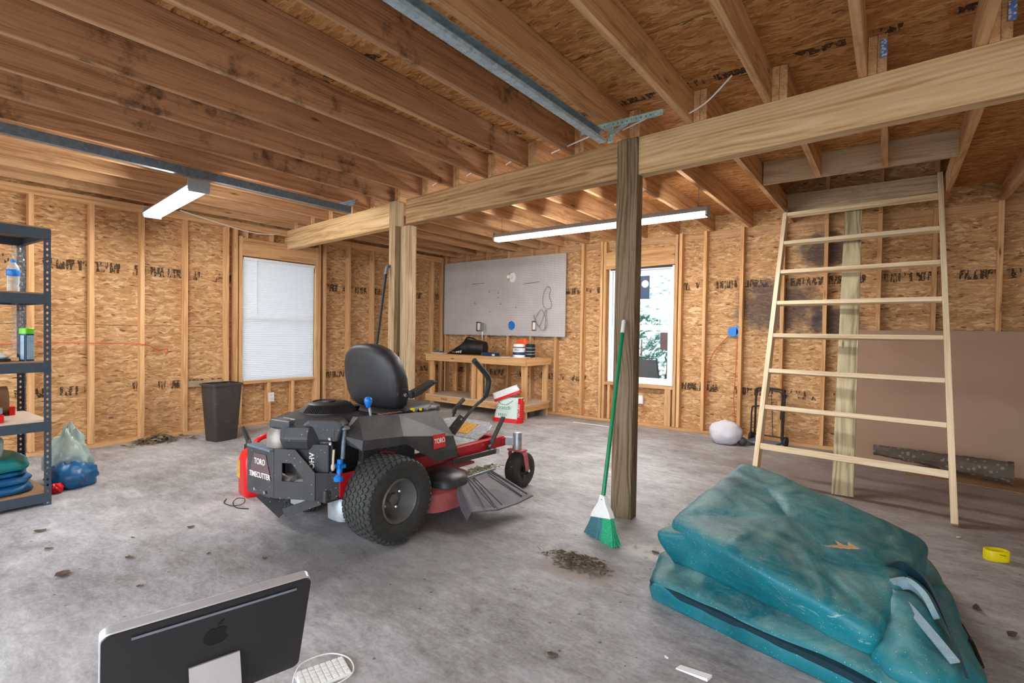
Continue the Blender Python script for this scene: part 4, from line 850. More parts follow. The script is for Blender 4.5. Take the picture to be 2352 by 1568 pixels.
# yellow strap loop / tape roll
t = thing('yellow_ring', 'bright yellow flattened ring lying on the floor at the right', 'ring', (.485, 3.83, 0), radians(25))
prof = []; mb = MB(); n = 40
for (sx, sy, z) in ((.056, .040, 0), (.058, .042, .006), (.058, .042, .052), (.056, .040, .056), (.050, .034, .056), (.049, .033, 0)):
    prof.append([(sx*cos(2*pi*k/n), sy*sin(2*pi*k/n)*(1+.15*cos(4*pi*k/n)), z) for k in range(n)])
vs = [p for q in prof for p in q]; mb.add(vs, [(i*n+k, i*n+(k+1) % n, ((i+1) % 6)*n+(k+1) % n, ((i+1) % 6)*n+k) for i in range(6) for k in range(n)]).build('ring_body', 'yellow', t, smooth=40)
MB().bar((-.01, -.043, .045), (.02, -.041, .038), .002, .004, (0, -1, 0)).build('scuff', 'blktxt', t)
# ------------------------------------------------------------------ folded teal pool cover
t = thing('pool_cover', 'big folded teal vinyl cover heaped on the floor by ladder', 'cover', (-.35, 2.6, 0))
def slab(poly_bot, poly_top, z0, ztop, nseg=90, rings=9, seed=0, amp=.012, bulge=.04, wr=7., sm=2, rnd_=6, wamp=.012, cdir=(.8, .6)):
    """soft folded slab: floor outline and top outline (closed polygons), rounded side, wrinkled top"""
    def resample(P, n):
        P = [Vector(p) for p in P]; Ls = [(P[(i+1) % len(P)]-P[i]).length for i in range(len(P))]; T_ = sum(Ls); out = []
        for k in range(n):
            s_ = T_*k/n; i = 0
            while s_ > Ls[i]: s_ -= Ls[i]; i += 1
            out.append(P[i].lerp(P[(i+1) % len(P)], s_/Ls[i]))
        for _ in range(2): out = [(out[k-1]+out[k]*2+out[(k+1) % n])/4 for k in range(n)]
        return out
    Pb = [[(p[0], p[1]) for p in poly_bot]]; cb_ = Vector((sum(p[0] for p in poly_bot)/len(poly_bot), sum(p[1] for p in poly_bot)/len(poly_bot)))
    # same number of vertices per edge so outlines correspond
    def seg(P, per): 
        out = []
        for i in range(len(P)):
            a, b = Vector(P[i]), Vector(P[(i+1) % len(P)])
            for k in range(per): out.append(a.lerp(b, k/per))
        for _ in range(sm): out = [(out[k-1]+out[k]*2+out[(k+1) % len(out)])/4 for k in range(len(out))]
        return out
    per = max(6, nseg//len(poly_bot)); B_ = seg([(p[0], p[1], z0) for p in poly_bot], per); Tp = seg([(p[0], p[1], p[2]) for p in poly_top], per); n = len(B_)
    ct = sum(Tp, Vector())/n; vs = []; so_ = Vector((seed*3.1, seed*1.7, seed))
    for j in range(rings+1):
        v = j/rings; q = sin(v*pi/2)
        for k in range(n):
            b, tt = B_[k], Tp[k]; p = b.lerp(tt, v); out = (Vector((p.x, p.y, 0))-Vector((ct.x, ct.y, 0))).normalized()
            w_ = noise.noise(Vector((k/n*wr*4, v*2.5, seed)))*.6+noise.noise(p*9+so_)*.4
            p = p+out*(bulge*sin(pi*v)*(1+.5*w_)+amp*1.2*w_*sin(pi*v)); vs.append(p)
    for j in range(1, 15):
        v = j/15
        for k in range(n):
            p = Tp[k].lerp(ct, v); w_ = noise.noise(p*3.5+so_)*1.0+noise.noise(Vector((p.x*14, p.y*5, p.z))+so_)*.5
            vs.append(p+Vector((0, 0, amp*2.2*w_*min(1, v*4)+ztop*sin(v*pi/2))))
    tot = rings+1+14; fs = [(j*n+k, j*n+(k+1) % n, (j+1)*n+(k+1) % n, (j+1)*n+k) for j in range(tot-1) for k in range(n)]
    vs.append(ct+Vector((0, 0, ztop))); fs += [((tot-1)*n+k, (tot-1)*n+(k+1) % n, len(vs)-1) for k in range(n)]; fs.append(tuple(range(n))[::-1])
    bm = bmesh.new(); bv = [bm.verts.new(q) for q in vs]
    for f in fs: bm.faces.new([bv[i] for i in f])
    bm.normal_update(); nb = len(B_); mv = bv[nb:]
    for _ in range(rnd_): bmesh.ops.smooth_vert(bm, verts=mv, factor=.5, use_axis_x=True, use_axis_y=True, use_axis_z=True)
    # return the outline to its full reach after smoothing
    bm.normal_update()
    for q in mv:
        p = q.co; a_ = Vector((p.x*cdir[0]+p.y*cdir[1], -p.x*cdir[1]+p.y*cdir[0], p.z))
        w1 = 1-abs(noise.noise(Vector((a_.x*2.2, a_.y*9, a_.z*6))+so_)); w2 = noise.noise(p*6+so_); w3 = 1-abs(noise.noise(Vector((a_.x*5, a_.y*20, a_.z*14))+so_*2))
        q.co = p+q.normal*(wamp*((w1-.75)*1.0+w2*.5+(w3-.8)*.45)+rnd_*.0012)
    vs = [Vector((q.co.x+.35, q.co.y-2.6, max(0, q.co.z))) for q in bv]; bm.free()
    return MB().add(vs, fs)
low = [(-.85, 2.24), (-.45, 2.14), (-.12, 2.07), (.10, 1.99), (.30, 2.42), (.25, 2.86), (.22, 3.10), (.14, 3.34), (-.5, 3.2), (-.95, 2.62)]
lowt = [(-.835, 2.205, .105), (-.45, 2.135, .11), (-.12, 2.075, .11), (.09, 2.02, .09), (.20, 2.33, .10), (.20, 2.85, .15), (.17, 3.08, .16), (.11, 3.25, .17), (-.5, 3.1, .2), (-.88, 2.45, .14)]
slab(low, lowt, 0, .02, 190, 12, 1, .004, .012, sm=1, rnd_=4, wamp=.016, cdir=(.95, -.3)).build('bottom_fold', 'tarp', t, smooth=70)
# main bundle: flat slanting slab, high at the back left corner
bb = [(-.79, 2.385), (-.5, 2.29), (-.32, 2.225), (-.04, 2.095), (.0, 2.26), (.03, 2.45), (.13, 2.92), (-.12, 3.0), (-.45, 3.15), (-.69, 3.28), (-.74, 2.9), (-.80, 2.55)]
bt = [(-.815, 2.36, .34), (-.56, 2.20, .335), (-.36, 2.10, .315), (-.03, 2.11, .225), (.02, 2.27, .25), (.04, 2.43, .28), (.15, 2.93, .305), (-.13, 2.95, .40), (-.40, 3.10, .44), (-.70, 3.30, .455), (-.735, 2.85, .43), (-.78, 2.47, .385)]
slab(bb, bt, .135, .03, 200, 16, 2, .006, .008, sm=1, rnd_=9, wamp=.012, cdir=(.6, -.8)).build('top_fold', 'tarp', t, smooth=70)
slab([(-.80, 2.36), (-.70, 2.36), (-.62, 2.5), (-.78, 2.5)], [(-.862, 2.30, .285), (-.74, 2.30, .30), (-.66, 2.42, .34), (-.81, 2.42, .30)], .14, .0, 40, 6, 6, .004, .012, sm=1).build('corner_flap', 'tarp', t, smooth=60)
# flap on the left corner
# end roll
slab([(-.02, 2.12), (.03, 2.06), (.12, 2.05), (.19, 2.15), (.17, 2.33), (.10, 2.52), (.0, 2.45)], [(-.0, 2.17, .20), (.04, 2.12, .19), (.11, 2.10, .17), (.155, 2.18, .17), (.14, 2.32, .22), (.08, 2.44, .25), (.01, 2.38, .26)], .10, .02, 60, 9, 4, .008, .035).build('end_roll', 'tarp', t, smooth=70)
def L_(p): return Vector((p[0]+.35, p[1]-2.6, p[2]))
# dark binding strip along the bottom fold and the webbing strap at the end roll
mb = MB(); pts = [(-.853, 2.228, .085), (-.70, 2.19, .082), (-.45, 2.13, .08), (-.28, 2.095, .078), (-.12, 2.06, .076), (.0, 2.02, .07), (.09, 1.99, .06)]
pp = smoothpath(pts, 6)
for i in range(len(pp)-1): mb.bar(L_(pp[i]), L_(pp[i+1]+(pp[i+1]-pp[i])*.05), .022, .03, (0, -.3, 1))
mb.build('binding_strip', 'vinyld', t)
mb = MB(); pp = smoothpath([(.0, 2.5, .285), (.06, 2.54, .30), (.125, 2.47, .285), (.165, 2.33, .245), (.19, 2.2, .205), (.205, 2.11, .175)], 6)
for i in range(len(pp)-1): mb.bar(L_(pp[i]), L_(pp[i+1]+(pp[i+1]-pp[i])*.08), .008, .055, (-.3, -.3, 1))
mb.build('webbing_strap', 'vinyld', t)
mb = MB(); pp = smoothpath([(.02, 2.40, .275), (.07, 2.43, .285), (.115, 2.38, .272), (.14, 2.30, .25)], 6)
for i in range(len(pp)-1): mb.bar(L_(pp[i]), L_(pp[i+1]+(pp[i+1]-pp[i])*.08), .02, .04, (-.4, -.5, 1))
mb.build('light_webbing', 'webl', t)
mb = MB(); pp = smoothpath([(.0, 2.37, .27), (.06, 2.30, .258), (.12, 2.2, .232), (.18, 2.1, .2)], 6)
for i in range(len(pp)-1): mb.bar(L_(pp[i]), L_(pp[i+1]+(pp[i+1]-pp[i])*.08), .028, .008, (-.2, -.3, 1))
mb.build('frayed_edge', 'webl', t)
MB().tube([L_((.14, 3.1, .12)), L_((.17, 3.0, .08)), L_((.2, 2.9, .03))], .012, 8).build('hook_strap', 'black', t)
MB().tube(smoothpath([L_((.17, 3.22, .03)), L_((.215, 3.18, .035)), L_((.222, 3.15, .03)), L_((.19, 3.16, .022)), L_((.165, 3.2, .02))]), .006, 8).build('spring_clip', 'chrome', t, smooth=50)
MB().bar(L_((-.868, 2.262, .07)), L_((-.845, 2.225, .05)), .012, .014).build('zip_end', 'wht', t)
MB().tube(smoothpath([L_((.25, 2.72, .06)), L_((.268, 2.66, .04)), L_((.272, 2.6, .05)), L_((.29, 2.5, .02))]), .007, 6).build('loose_cord', 'black', t)
mb = MB(); pp = smoothpath([(.12, 2.06, .11), (.16, 2.02, .09), (.2, 2.0, .07), (.21, 2.1, .05)], 5)
for i in range(len(pp)-1): mb.bar(L_(pp[i]), L_(pp[i+1]+(pp[i+1]-pp[i])*.08), .02, .006)
mb.build('light_webbing', 'webl', t)
# oak leaf on top
lf = [(-.075, -.012), (-.03, -.004), (-.02, -.03), (-.005, -.008), (.015, -.02), (.02, -.006), (.05, -.01), (.06, .0), (.045, .012), (.03, .03), (.022, .012), (.005, .016), (-.015, .035), (-.012, .01), (-.035, .01)]
mb = MB(); mb.prism(lf, 0, .0015); mb.v = [(a, b, c+.35*abs(b)+.06*a*a*10) for a, b, c in mb.v]
o = mb.build('oak_leaf', 'leafp', loc=(-.135, 2.37, .385)); o.rotation_euler = (radians(3), 0, radians(28)); o.scale = (1, 1, 1); tag(o, 'pale curled oak leaf lying on top of the teal cover', 'leaf')

# ------------------------------------------------------------------ desktop computer and keyboard
t = thing('desktop_computer', 'black backed all in one computer standing on the floor', 'computer', (-1.37, .60, 0))
TL = Vector((-1.45, .364, .492)); psi, tilt, Hh, Wd = 1.345, .345, .345, .485
a = Vector((cos(psi), sin(psi), 0)); nrm = Vector((-a.y, a.x, 0)); u = Vector((0, 0, 1))*cos(tilt)-nrm*sin(tilt); bk = a.cross(u)  # bk: towards the viewer of the back
if bk.dot(nrm) > 0: bk = -bk
Ms = Matrix((a, u, bk)).transposed().to_4x4(); Ms.translation = TL-Vector((-1.37, .60, 0))
def rrect(w0, w1, h0, h1, r, n=6):
    P = []
    for (cx, cy, a0) in ((w1-r, h1-r, 0), (w0+r, h1-r, 90), (w0+r, h0+r, 180), (w1-r, h0+r, 270)):
        for k in range(n+1): q = radians(a0+90*k/n); P.append((cx+r*cos(q), cy+r*sin(q)))
    return P
def pl(nm, poly, d0, d1, mt, bevel=0): 
    mb = MB(); mb.M = Ms; mb.prism(poly, d0, d1); return mb.build(nm, mt, t, smooth=30, bevel=bevel)
pl('aluminium_shell', rrect(0, Wd, -Hh, 0, .022), -.030, -.001, 'alum', .003)
mb = MB(); mb.M = Ms; R0 = rrect(.003, Wd-.003, -Hh+.003, -.003, .02); R1 = rrect(.05, Wd-.05, -Hh+.05, -.05, .02); n = len(R0)
mb.add([(p[0], p[1], -.001) for p in R0]+[(p[0], p[1], .003) for p in R0]+[(p[0], p[1], .012) for p in R1], [(k, (k+1) % n, n+(k+1) % n, n+k) for k in range(n)]+[(n+k, n+(k+1) % n, 2*n+(k+1) % n, 2*n+k) for k in range(n)]+[tuple(2*n+k for k in range(n))])
mb.build('back_panel', 'iback', t, smooth=30)
pl('screen', rrect(.015, Wd-.015, -Hh+.05, -.015, .004), -.032, -.030, 'gloss')
mb = MB(); mb.M = Ms; mb.add([(.06, -.027, .0095), (Wd-.045, -.027, .0095), (Wd-.045, -.020, .0085), (.06, -.020, .0085)], [(0, 1, 2, 3)]); mb.v = [tuple(Vector(q)+(bk*.0015)) for q in mb.v]; mb.build('vent_slot', 'slot', t)
# emblem: bitten fruit outline with leaf
body = []
for k in range(40):
    q = 2*pi*k/40; x = .030*sin(q); r = 1; y = .031*cos(q)
    y -= .006*math.exp(-(x/.010)**2) if cos(q) > 0 else -.003*math.exp(-(x/.008)**2)
    if x > 0:
        d = sqrt((x-.036)**2+(y-.004)**2)
        if d < .016: x = .036-sqrt(max(0, .016**2-(y-.004)**2))
    body.append((Wd/2+x, -.098+y))
pl('emblem', body, .0117, .0130, 'gloss'); pl('emblem_leaf', [(Wd/2+.0, -.066), (Wd/2+.003, -.056), (Wd/2+.010, -.049), (Wd/2+.016, -.046), (Wd/2+.014, -.056), (Wd/2+.008, -.063)], .0117, .0130, 'gloss')
mb = MB(); mb.M = Ms; s0, s1 = Wd/2-.06, Wd/2+.06
q0 = [(s0, -.190, .016), (s1, -.190, .016)]
mb.add([(s0, -.190, .010), (s1, -.190, .010), (s1, -.190, .020), (s0, -.190, .020)], [(0, 1, 2, 3)])
mb2 = MB(); P0, P1 = Ms@Vector((s0, -.175, .016)), Ms@Vector((s1, -.175, .016)); foot = (P0+P1)/2
bdir = Vector((bk.x, bk.y, 0)).normalized(); w_ = (P1-P0).normalized()
prof = [Vector((0, 0, 0)), bdir*.03+Vector((0, 0, -.10)), bdir*.06+Vector((0, 0, foot.z*-1+.05)), bdir*.05+Vector((0, 0, -foot.z+.006)), bdir*-.02+Vector((0, 0, -foot.z+.003)), bdir*-.17+Vector((0, 0, -foot.z+.003))]
vs = []
for p in prof:
    for s_ in (-.06, .06):
        for dd in (0, .006): vs.append(foot+p+w_*s_+Vector((0, 0, 1))*(dd if p.z < -.25 else 0)+bdir*(dd if p.z >= -.25 else 0))
fs = []
for i in range(len(prof)-1):
    b = i*4; fs += [(b, b+2, b+6, b+4), (b+1, b+5, b+7, b+3), (b, b+4, b+5, b+1), (b+2, b+3, b+7, b+6)]
fs += [(0, 1, 3, 2), (20, 22, 23, 21)]
vs = [Vector((q.x, q.y, max(q.z, 0))) for q in vs]
mb2.add(vs, fs).build('stand', 'alum', t, smooth=40)
t = thing('keyboard', 'small white keyboard with a looped cable at the bottom edge', 'keyboard', (-1.565, 1.02, 0), radians(72))
MB().box(-.085, .085, -.055, .055, 0, .012).build('keyboard_base', 'wht', t, bevel=.004)
for r_ in range(5):
    for c_ in range(8):
        o = MB().box(-.008, .008, -.008, .008, 0, .004).build('key', 'wht', t, bevel=.001); o.location = (-.072+c_*.0205, -.042+r_*.021, .012)
MB().tube(smoothpath([(-.11, -.02, .006), (-.06, .075, .02), (.04, .085, .02), (.1, .03, .01), (.08, -.06, .01), (-.03, -.08, .008), (-.11, -.05, .006), (-.11, -.02, .006)], 7), .0025, 6).build('cable', 'wht', t, smooth=50)

# ------------------------------------------------------------------ steel shelving unit (left edge)
sa = radians(3); t = thing('steel_shelf', 'dark blue grey boltless steel shelving unit at the left edge', 'shelf', (-4.53, .88, 0), sa)
SL, SDp = 1.22, .62   # long side runs to -y, depth to -x
lv = [(1.850, 'm'), (1.415, 'm'), (.960, 'm'), (.565, 'm'), (.085, 'm')]
for (px, py, fx, fy) in ((0, 0, -1, -1), (-SDp, 0, 1, -1), (0, -SL, -1, 1), (-SDp, -SL, 1, 1)):
    mb = MB()
    mb.perforated((px, py, 0.0), (0, 0, 1), (0, fy, 0), 1.85, .038, .0016, .0385, .0095, .0065)
    mb.perforated((px, py, 0.0), (0, 0, 1), (fx, 0, 0), 1.85, .038, .0016, .0385, .0095, .0065)
    mb.build('upright', 'navy', t)
for z, _ in lv:
    MB().box(.001, .004, -SL+.0, -.0, z-.062, z).box(-.03, .004, -SL, 0, z-.064, z-.061).build('front_rail', 'navy', t)
    MB().box(-SDp-.004, -SDp-.001, -SL, 0, z-.062, z).build('back_rail', 'navy', t)
    MB().box(-SDp, 0, -.004, -.001, z-.062, z).box(-SDp, 0, -.03, -.004, z-.064, z-.061).build('side_rail', 'navy', t)
    MB().box(-SDp, 0, -SL, -.004, z-.002, z+.010).build('shelf_board', 'mdf' if z != .565 else 'shelfb', t)
def onshelf(x, y): 
    c, s_ = cos(sa), sin(sa); return (-4.53+c*x-s_*y, .88+s_*x+c*y)
x, y = onshelf(-.17, -.15)
t = thing('water_bottle', 'clear water bottle with blue cap on the second shelf', 'bottle', (x, y, 1.4255))
MB().lathe([(.001, 0), (.028, .0), (.031, .006), (.031, .03), (.0275, .045), (.031, .06), (.031, .11), (.033, .13), (.033, .15), (.026, .175), (.013, .193), (.0125, .203)], n=24).build('bottle_body', 'clear', t, smooth=50)
MB().lathe([(.0335, .108), (.0345, .11), (.0345, .148), (.0335, .15)], n=24, cap=False).build('label_band', 'bluep', t, smooth=50)
MB().lathe([(.0145, .198), (.0145, .214), (.012, .216)], n=18).build('cap', 'bluep', t, smooth=40)
x, y = onshelf(-.10, -.10)
t = thing('spray_can', 'blue canister with lime green lid on the middle shelf', 'canister', (x, y, .9705), radians(20))
MB().loft([(0, 0, 0, .036, .03, 4), (0, 0, .18, .036, .03, 4)], 28).build('can_body', 'dkblue', t, smooth=40)
MB().loft([(0, 0, .18, .037, .031, 4), (0, 0, .215, .036, .03, 4), (0, 0, .219, .032, .026, 4)], 28).build('lid', 'bgreen', t, smooth=40)
MB().add([(.0365, -.02, .01), (.0365, .022, .01), (.0365, .022, .17), (.0365, -.02, .17)], [(0, 1, 2, 3)]).box(-.005, .03, -.0315, -.030, .01, .17).build('label_panel', 'label', t)
x, y = onshelf(-.2, -.55)
t = thing('packet', 'flat white plastic packet lying on the middle shelf', 'packet', (x, y, .9705))
MB().loft([(0, 0, .018, .14, .36, 6), (0, 0, .03, .15, .38, 5), (0, 0, .05, .13, .36, 5), (0, 0, .054, .1, .3, 4)], 40).build('film_packet', 'wht', t, smooth=60); MB().box(-.14, .14, -.37, .37, 0, .018).build('black_tray', 'black', t, bevel=.004)
x, y = onshelf(-.22, -.46)
t = thing('tool_case', 'red grey and black plastic tool case on the fourth shelf', 'case', (x, y, .5755), radians(4))
MB().box(-.15, .17, -.28, .24, 0, .055).build('red_base', 'redp', t, bevel=.008); MB().box(-.15, .165, -.28, .235, .055, .10).build('grey_body', 'tool', t, bevel=.01); MB().box(-.14, .14, -.27, .22, .10, .155).box(.14, .172, -.12, .1, .085, .145).build('black_lid', 'black', t, bevel=.015)
x, y = onshelf(-.50, -.42)
t = thing('cardboard_roll', 'brown cardboard roll lying behind the tool case', 'roll', (x, y, .5755+.0)); MB().tube([(0, -.3, .1), (0, .3, .1)], .099, 28).build('roll_body', 'mdf', t, smooth=40); MB().box(.02, .09, .3, .33, 0, .06).build('red_flap', 'redp', t)
x, y = onshelf(-SDp+.07, -.045)
o = MB(); rnd = random.Random(2); vs = []; n1, n2 = 8, 60
for j in range(n2+1):
    for i in range(n1+1): vs.append((.018+.012*noise.noise(Vector((i*1.3, j*1.1, 3))), -.03-.07*i/n1, 1.0+.78*j/n2))
o.add(vs, [(j*(n1+1)+i, j*(n1+1)+i+1, (j+1)*(n1+1)+i+1, (j+1)*(n1+1)+i) for j in range(n2) for i in range(n1)])
q = o.build('crinkled_film', 'bubble', smooth=10, loc=(x, y, 0)); tag(q, 'crinkled clear film hanging on the rear shelf upright', 'film'); recenter(q)
q.location = (x, y, 1.0)
# tarps on the bottom shelf
def drape(name, label, cat, mats, layers, ox, oy, parts):
    t = thing(name, label, cat, (ox, oy, 0)); return t
x, y = onshelf(-.28, -.35)
t = thing('folded_tarp', 'folded blue and teal tarp bulging from the bottom shelf', 'tarp', (x, y, .0955))
def fold(nm, zc, h, x0, x1, y0, y1, mt, seed):
    mb = MB(); n, m_ = 48, 8; vs = []
    for j in range(m_+1):
        v = j/m_; zz = zc+h*v; k_ = sin(pi*min(1, max(0, v)))**.5 if 0 < v < 1 else 0
        for k in range(n):
            a = 2*pi*k/n; c, s_ = cos(a), sin(a); rx = (x1-x0)/2-.03+.03*k_; ry = (y1-y0)/2-.03+.03*k_; w_ = noise.noise(Vector((c*3+seed, s_*3, v*2)))
            vs.append(((x0+x1)/2+rx*math.copysign(abs(c)**.4, c)*(1+.05*w_), (y0+y1)/2+ry*math.copysign(abs(s_)**.4, s_)*(1+.05*w_), zz+h*.25*noise.noise(Vector((c*2, s_*2, seed)))*(v > .2)))
    mn = min(q[2] for q in vs); vs = [(a_, b_, max(c_, zc-.002)) for a_, b_, c_ in vs]
    mb.add(vs, [(j*n+k, j*n+(k+1) % n, (j+1)*n+(k+1) % n, (j+1)*n+k) for j in range(m_) for k in range(n)]+[tuple(range(n))[::-1], tuple(m_*n+k for k in range(n))]).build(nm, mt, t, smooth=60)
fold('blue_fold', .0, .055, -.28, .25, -.5, .30, 'bluetarp', 1); fold('blue_fold', .06, .05, -.27, .24, -.5, .29, 'bluetarp', 5); fold('blue_fold', .112, .03, -.25, .23, -.5, .27, 'bluetarp', 7); fold('teal_fold', .145, .08, -.28, .23, -.5, .28, 'tealt', 9); fold('grey_fold', .228, .14, -.2, .20, -.5, .16, 'film', 12)
t = thing('tarp_bundle', 'blue tarp bundle in cloudy film with red corners beside shelf', 'tarp', (-4.93, 1.05, 0))
def blob(nm, c, r, sc, mt, s, sd, fl=0.0, top=None):
    mb = MB(); nu, nv = 36, 18; vs = []
    for j in range(nv+1):
        tt = pi*j/nv
        for i in range(nu):
            a_ = 2*pi*i/nu; d = Vector((sin(tt)*cos(a_), sin(tt)*sin(a_), cos(tt))); q = r*(1+s*noise.noise(d*2.5+Vector((sd, 0, 0)))+s*.5*noise.noise(d*7)); tp = 1 if top is None else (1-(1-top)*max(0, d.z))
            vs.append((c[0]+d.x*q*sc[0]*tp, c[1]+d.y*q*sc[1]*tp, max(fl, c[2]+d.z*q*sc[2])))
    mb.add(vs, [(j*nu+i, (j+1)*nu+i, (j+1)*nu+(i+1) % nu, j*nu+(i+1) % nu) for j in range(nv) for i in range(nu)]).build(nm, mt, t, smooth=70)
blob('blue_fold', (-.02, .03, .07), .15, (1.0, 1.0, .8), 'bluetarp', .25, 3)
blob('cloudy_wrap', (-.16, .04, .21), .17, (1.15, .8, 1.35), 'film', .3, 8, 0, .3)
blob('red_corner', (.075, .045, .06), .045, (1, 1, .9), 'redp', .3, 5); blob('red_corner', (.13, -.09, .035), .04, (1, 1, .9), 'redp', .3, 7)

# ------------------------------------------------------------------ petrol can
t = thing('fuel_can', 'red plastic fuel can with black spout standing behind the mower', 'fuel can', (-3.72, 1.90, 0), radians(-10))
MB().loft([(0, 0, 0, .10, .13, 5), (0, 0, .015, .11, .14, 5), (0, 0, .26, .11, .14, 5), (0, 0, .31, .095, .125, 4), (0, 0, .335, .06, .1, 3)], 36).build('can_body', 'redp', t, smooth=50)
MB().tube(smoothpath([(.02, -.06, .31), (.02, -.04, .385), (.02, .02, .415), (.02, .10, .41), (.02, .13, .30)]), .018, 10).build('handle', 'redp', t, smooth=50)
MB().lathe([(.035, .31), (.035, .352), (.028, .358)], (-.055, -.07, 0), n=18).build('cap', 'black', t, smooth=40)
MB().tube([(-.055, -.07, .35), (-.07, -.075, .385), (-.145, -.09, .47)], [.02, .018, .011], 10).build('spout', 'black', t, smooth=50)
MB().box(-.095, -.02, -.1425, -.1405, .12, .25).build('yellow_label', 'stick', t)
MB().box(-.09, .09, -.11, .11, 0, .01).build('black_base', 'black', t)
tag(recenter(MB().tube(smoothpath([(-3.74, 1.66, .004), (-3.66, 1.61, .004), (-3.56, 1.62, .004), (-3.5, 1.66, .02), (-3.56, 1.70, .03), (-3.64, 1.69, .02), (-3.62, 1.65, .004), (-3.5, 1.62, .004), (-3.42, 1.66, .004)]), .003, 5).build('wire', 'black', smooth=50)), 'thin black wire loops on the floor behind the mower', 'wire')

# ------------------------------------------------------------------ riding mower (x right, y forward; axle at origin)
mw = thing('riding_mower', 'red and black zero turn riding mower parked on the slab', 'mower', (-2.72, 1.88, 0))
def tyre(nm, cx, cy, r, wd, rim_r, tread):
    hw = wd/2; tr = []
    P = [(rim_r, -hw*.78), (rim_r+.012, -hw*.9), (r*.72, -hw), (r*.90, -hw*.93), (r*.965, -hw*.78), (r*.985, -hw*.4), (r*.99, 0), (r*.985, hw*.4), (r*.965, hw*.78), (r*.90, hw*.93), (r*.72, hw), (rim_r+.012, hw*.9), (rim_r, hw*.78)]
    mb = MB(); mb.lathe(P, (0, 0, 0), 'x', 56, cap=False)
    if tread:
        NB = 40
        def sp(s_):
            # position along profile across the tread, s in -1..1
            if abs(s_) < .72: return r*(.985-.012*abs(s_)), hw*s_
            e = (abs(s_)-.72)/.28; return r*(.975-.075*e), math.copysign(hw*(.72+.23*e), s_)
        for row in range(8):
            s0 = -1+row*2/8+.012; s1 = s0+2/8-.024
            for k in range(NB):
                a0 = 2*pi*(k+.5*(row % 2))/NB; da = 2*pi/NB*.47; edge = row in (0, 7)
                pts = [(s0, a0-da*.45), ((s0+s1)/2, a0-da), (s1, a0-da*.45), (s1, a0+da*.45), ((s0+s1)/2, a0+da), (s0, a0+da*.45)]
                vs = []
                for dr, sh_ in ((-.004, 1), (.007, .86)):
                    for s_, a_ in pts:
                        sm = (s0+s1)/2+((s_-(s0+s1)/2)*sh_); am = a0+(a_-a0)*sh_; rr, xx = sp(sm); rr += dr; vs.append((xx+math.copysign(dr*.5 if edge else 0, xx), rr*cos(am), rr*sin(am)))
                mb.add(vs, [tuple(range(6))[::-1], tuple(range(6, 12))]+[(i, (i+1) % 6, 6+(i+1) % 6, 6+i) for i in range(6)])
    return mb
def rear_wheel(x, s):
    tb_ = tyre('tyre', 0, 0, .243, .25, .125, True); o = tb_.build('rear_tyre', 'rubber', mw, smooth=32, loc=(x, .03, .25))
    rm = MB(); rm.lathe([(.128, s*.10), (.118, s*.108), (.108, s*.085), (.10, s*.03), (.085, s*.01), (.06, s*.02), (.04, s*.024), (.0, s*.024)], axis='x', n=40, cap=False); rm.lathe([(.128, -s*.1), (.1, -s*.02), (0, -s*.02)], axis='x', n=30, cap=False)
    q = rm.build('rim', 'rim', o, smooth=35)
    MB().lathe([(.034, s*.02), (.034, s*.05), (.026, s*.054)], axis='x', n=6).build('hub_cap', 'rim', o, smooth=30)
    for k in range(4): a = 2*pi*k/4+.5; MB().lathe([(.011, s*.015), (.011, s*.035), (.006, s*.04)], (0, .062*cos(a), .062*sin(a)), 'x', 8).build('lug_nut', 'chrome', o)
    return o
rear_wheel(.42, 1); rear_wheel(-.42, -1)
def caster(x, s):
    cy, cz = 1.35, .138
    o = tyre('t', 0, 0, .138, .12, .062, False).build('front_tyre', 'rubber', mw, smooth=40, loc=(x, cy, cz))
    MB().lathe([(.064, s*.045), (.05, s*.03), (.02, s*.03), (.02, s*.06), (.0, s*.06)], axis='x', n=24, cap=False).lathe([(.064, -s*.045), (.05, -s*.03), (.02, -s*.03), (.02, -s*.06), (0, -s*.06)], axis='x', n=24, cap=False).build('rim', 'black', o, smooth=35)
    MB().add([], []).bar((x+s*.075, cy, cz), (x+s*.075, cy-.035, .27), .045, .010, (1, 0, 0)).bar((x+s*.075, cy-.035, .265), (x+s*.055, cy-.04, .298), .045, .010, (1, 0, 0)).bar((x-s*.075, cy, cz), (x-s*.075, cy-.035, .27), .045, .010, (1, 0, 0)).bar((x-s*.075, cy-.035, .265), (x-s*.055, cy-.04, .298), .045, .010, (1, 0, 0)).box(x-.07, x+.07, cy-.08, cy-.0, .288, .302).build('caster_fork', 'redf', mw, bevel=.004)
    MB().lathe([(.012, -.09), (.012, .09)], (x, cy, cz), 'x', 10).build('axle_bolt', 'chrome', mw)
    MB().lathe([(.036, .30), (.036, .425), (.033, .432), (.02, .436)], (x, cy-.04, 0), n=20).build('pivot_post', 'silver', mw, smooth=35)
    MB().bar((x-s*.13, cy-.10, .365), (x-s*.02, cy-.05, .365), .055, .06).build('front_arm', 'silver', mw, bevel=.004)
caster(.40, 1); caster(-.40, -1)
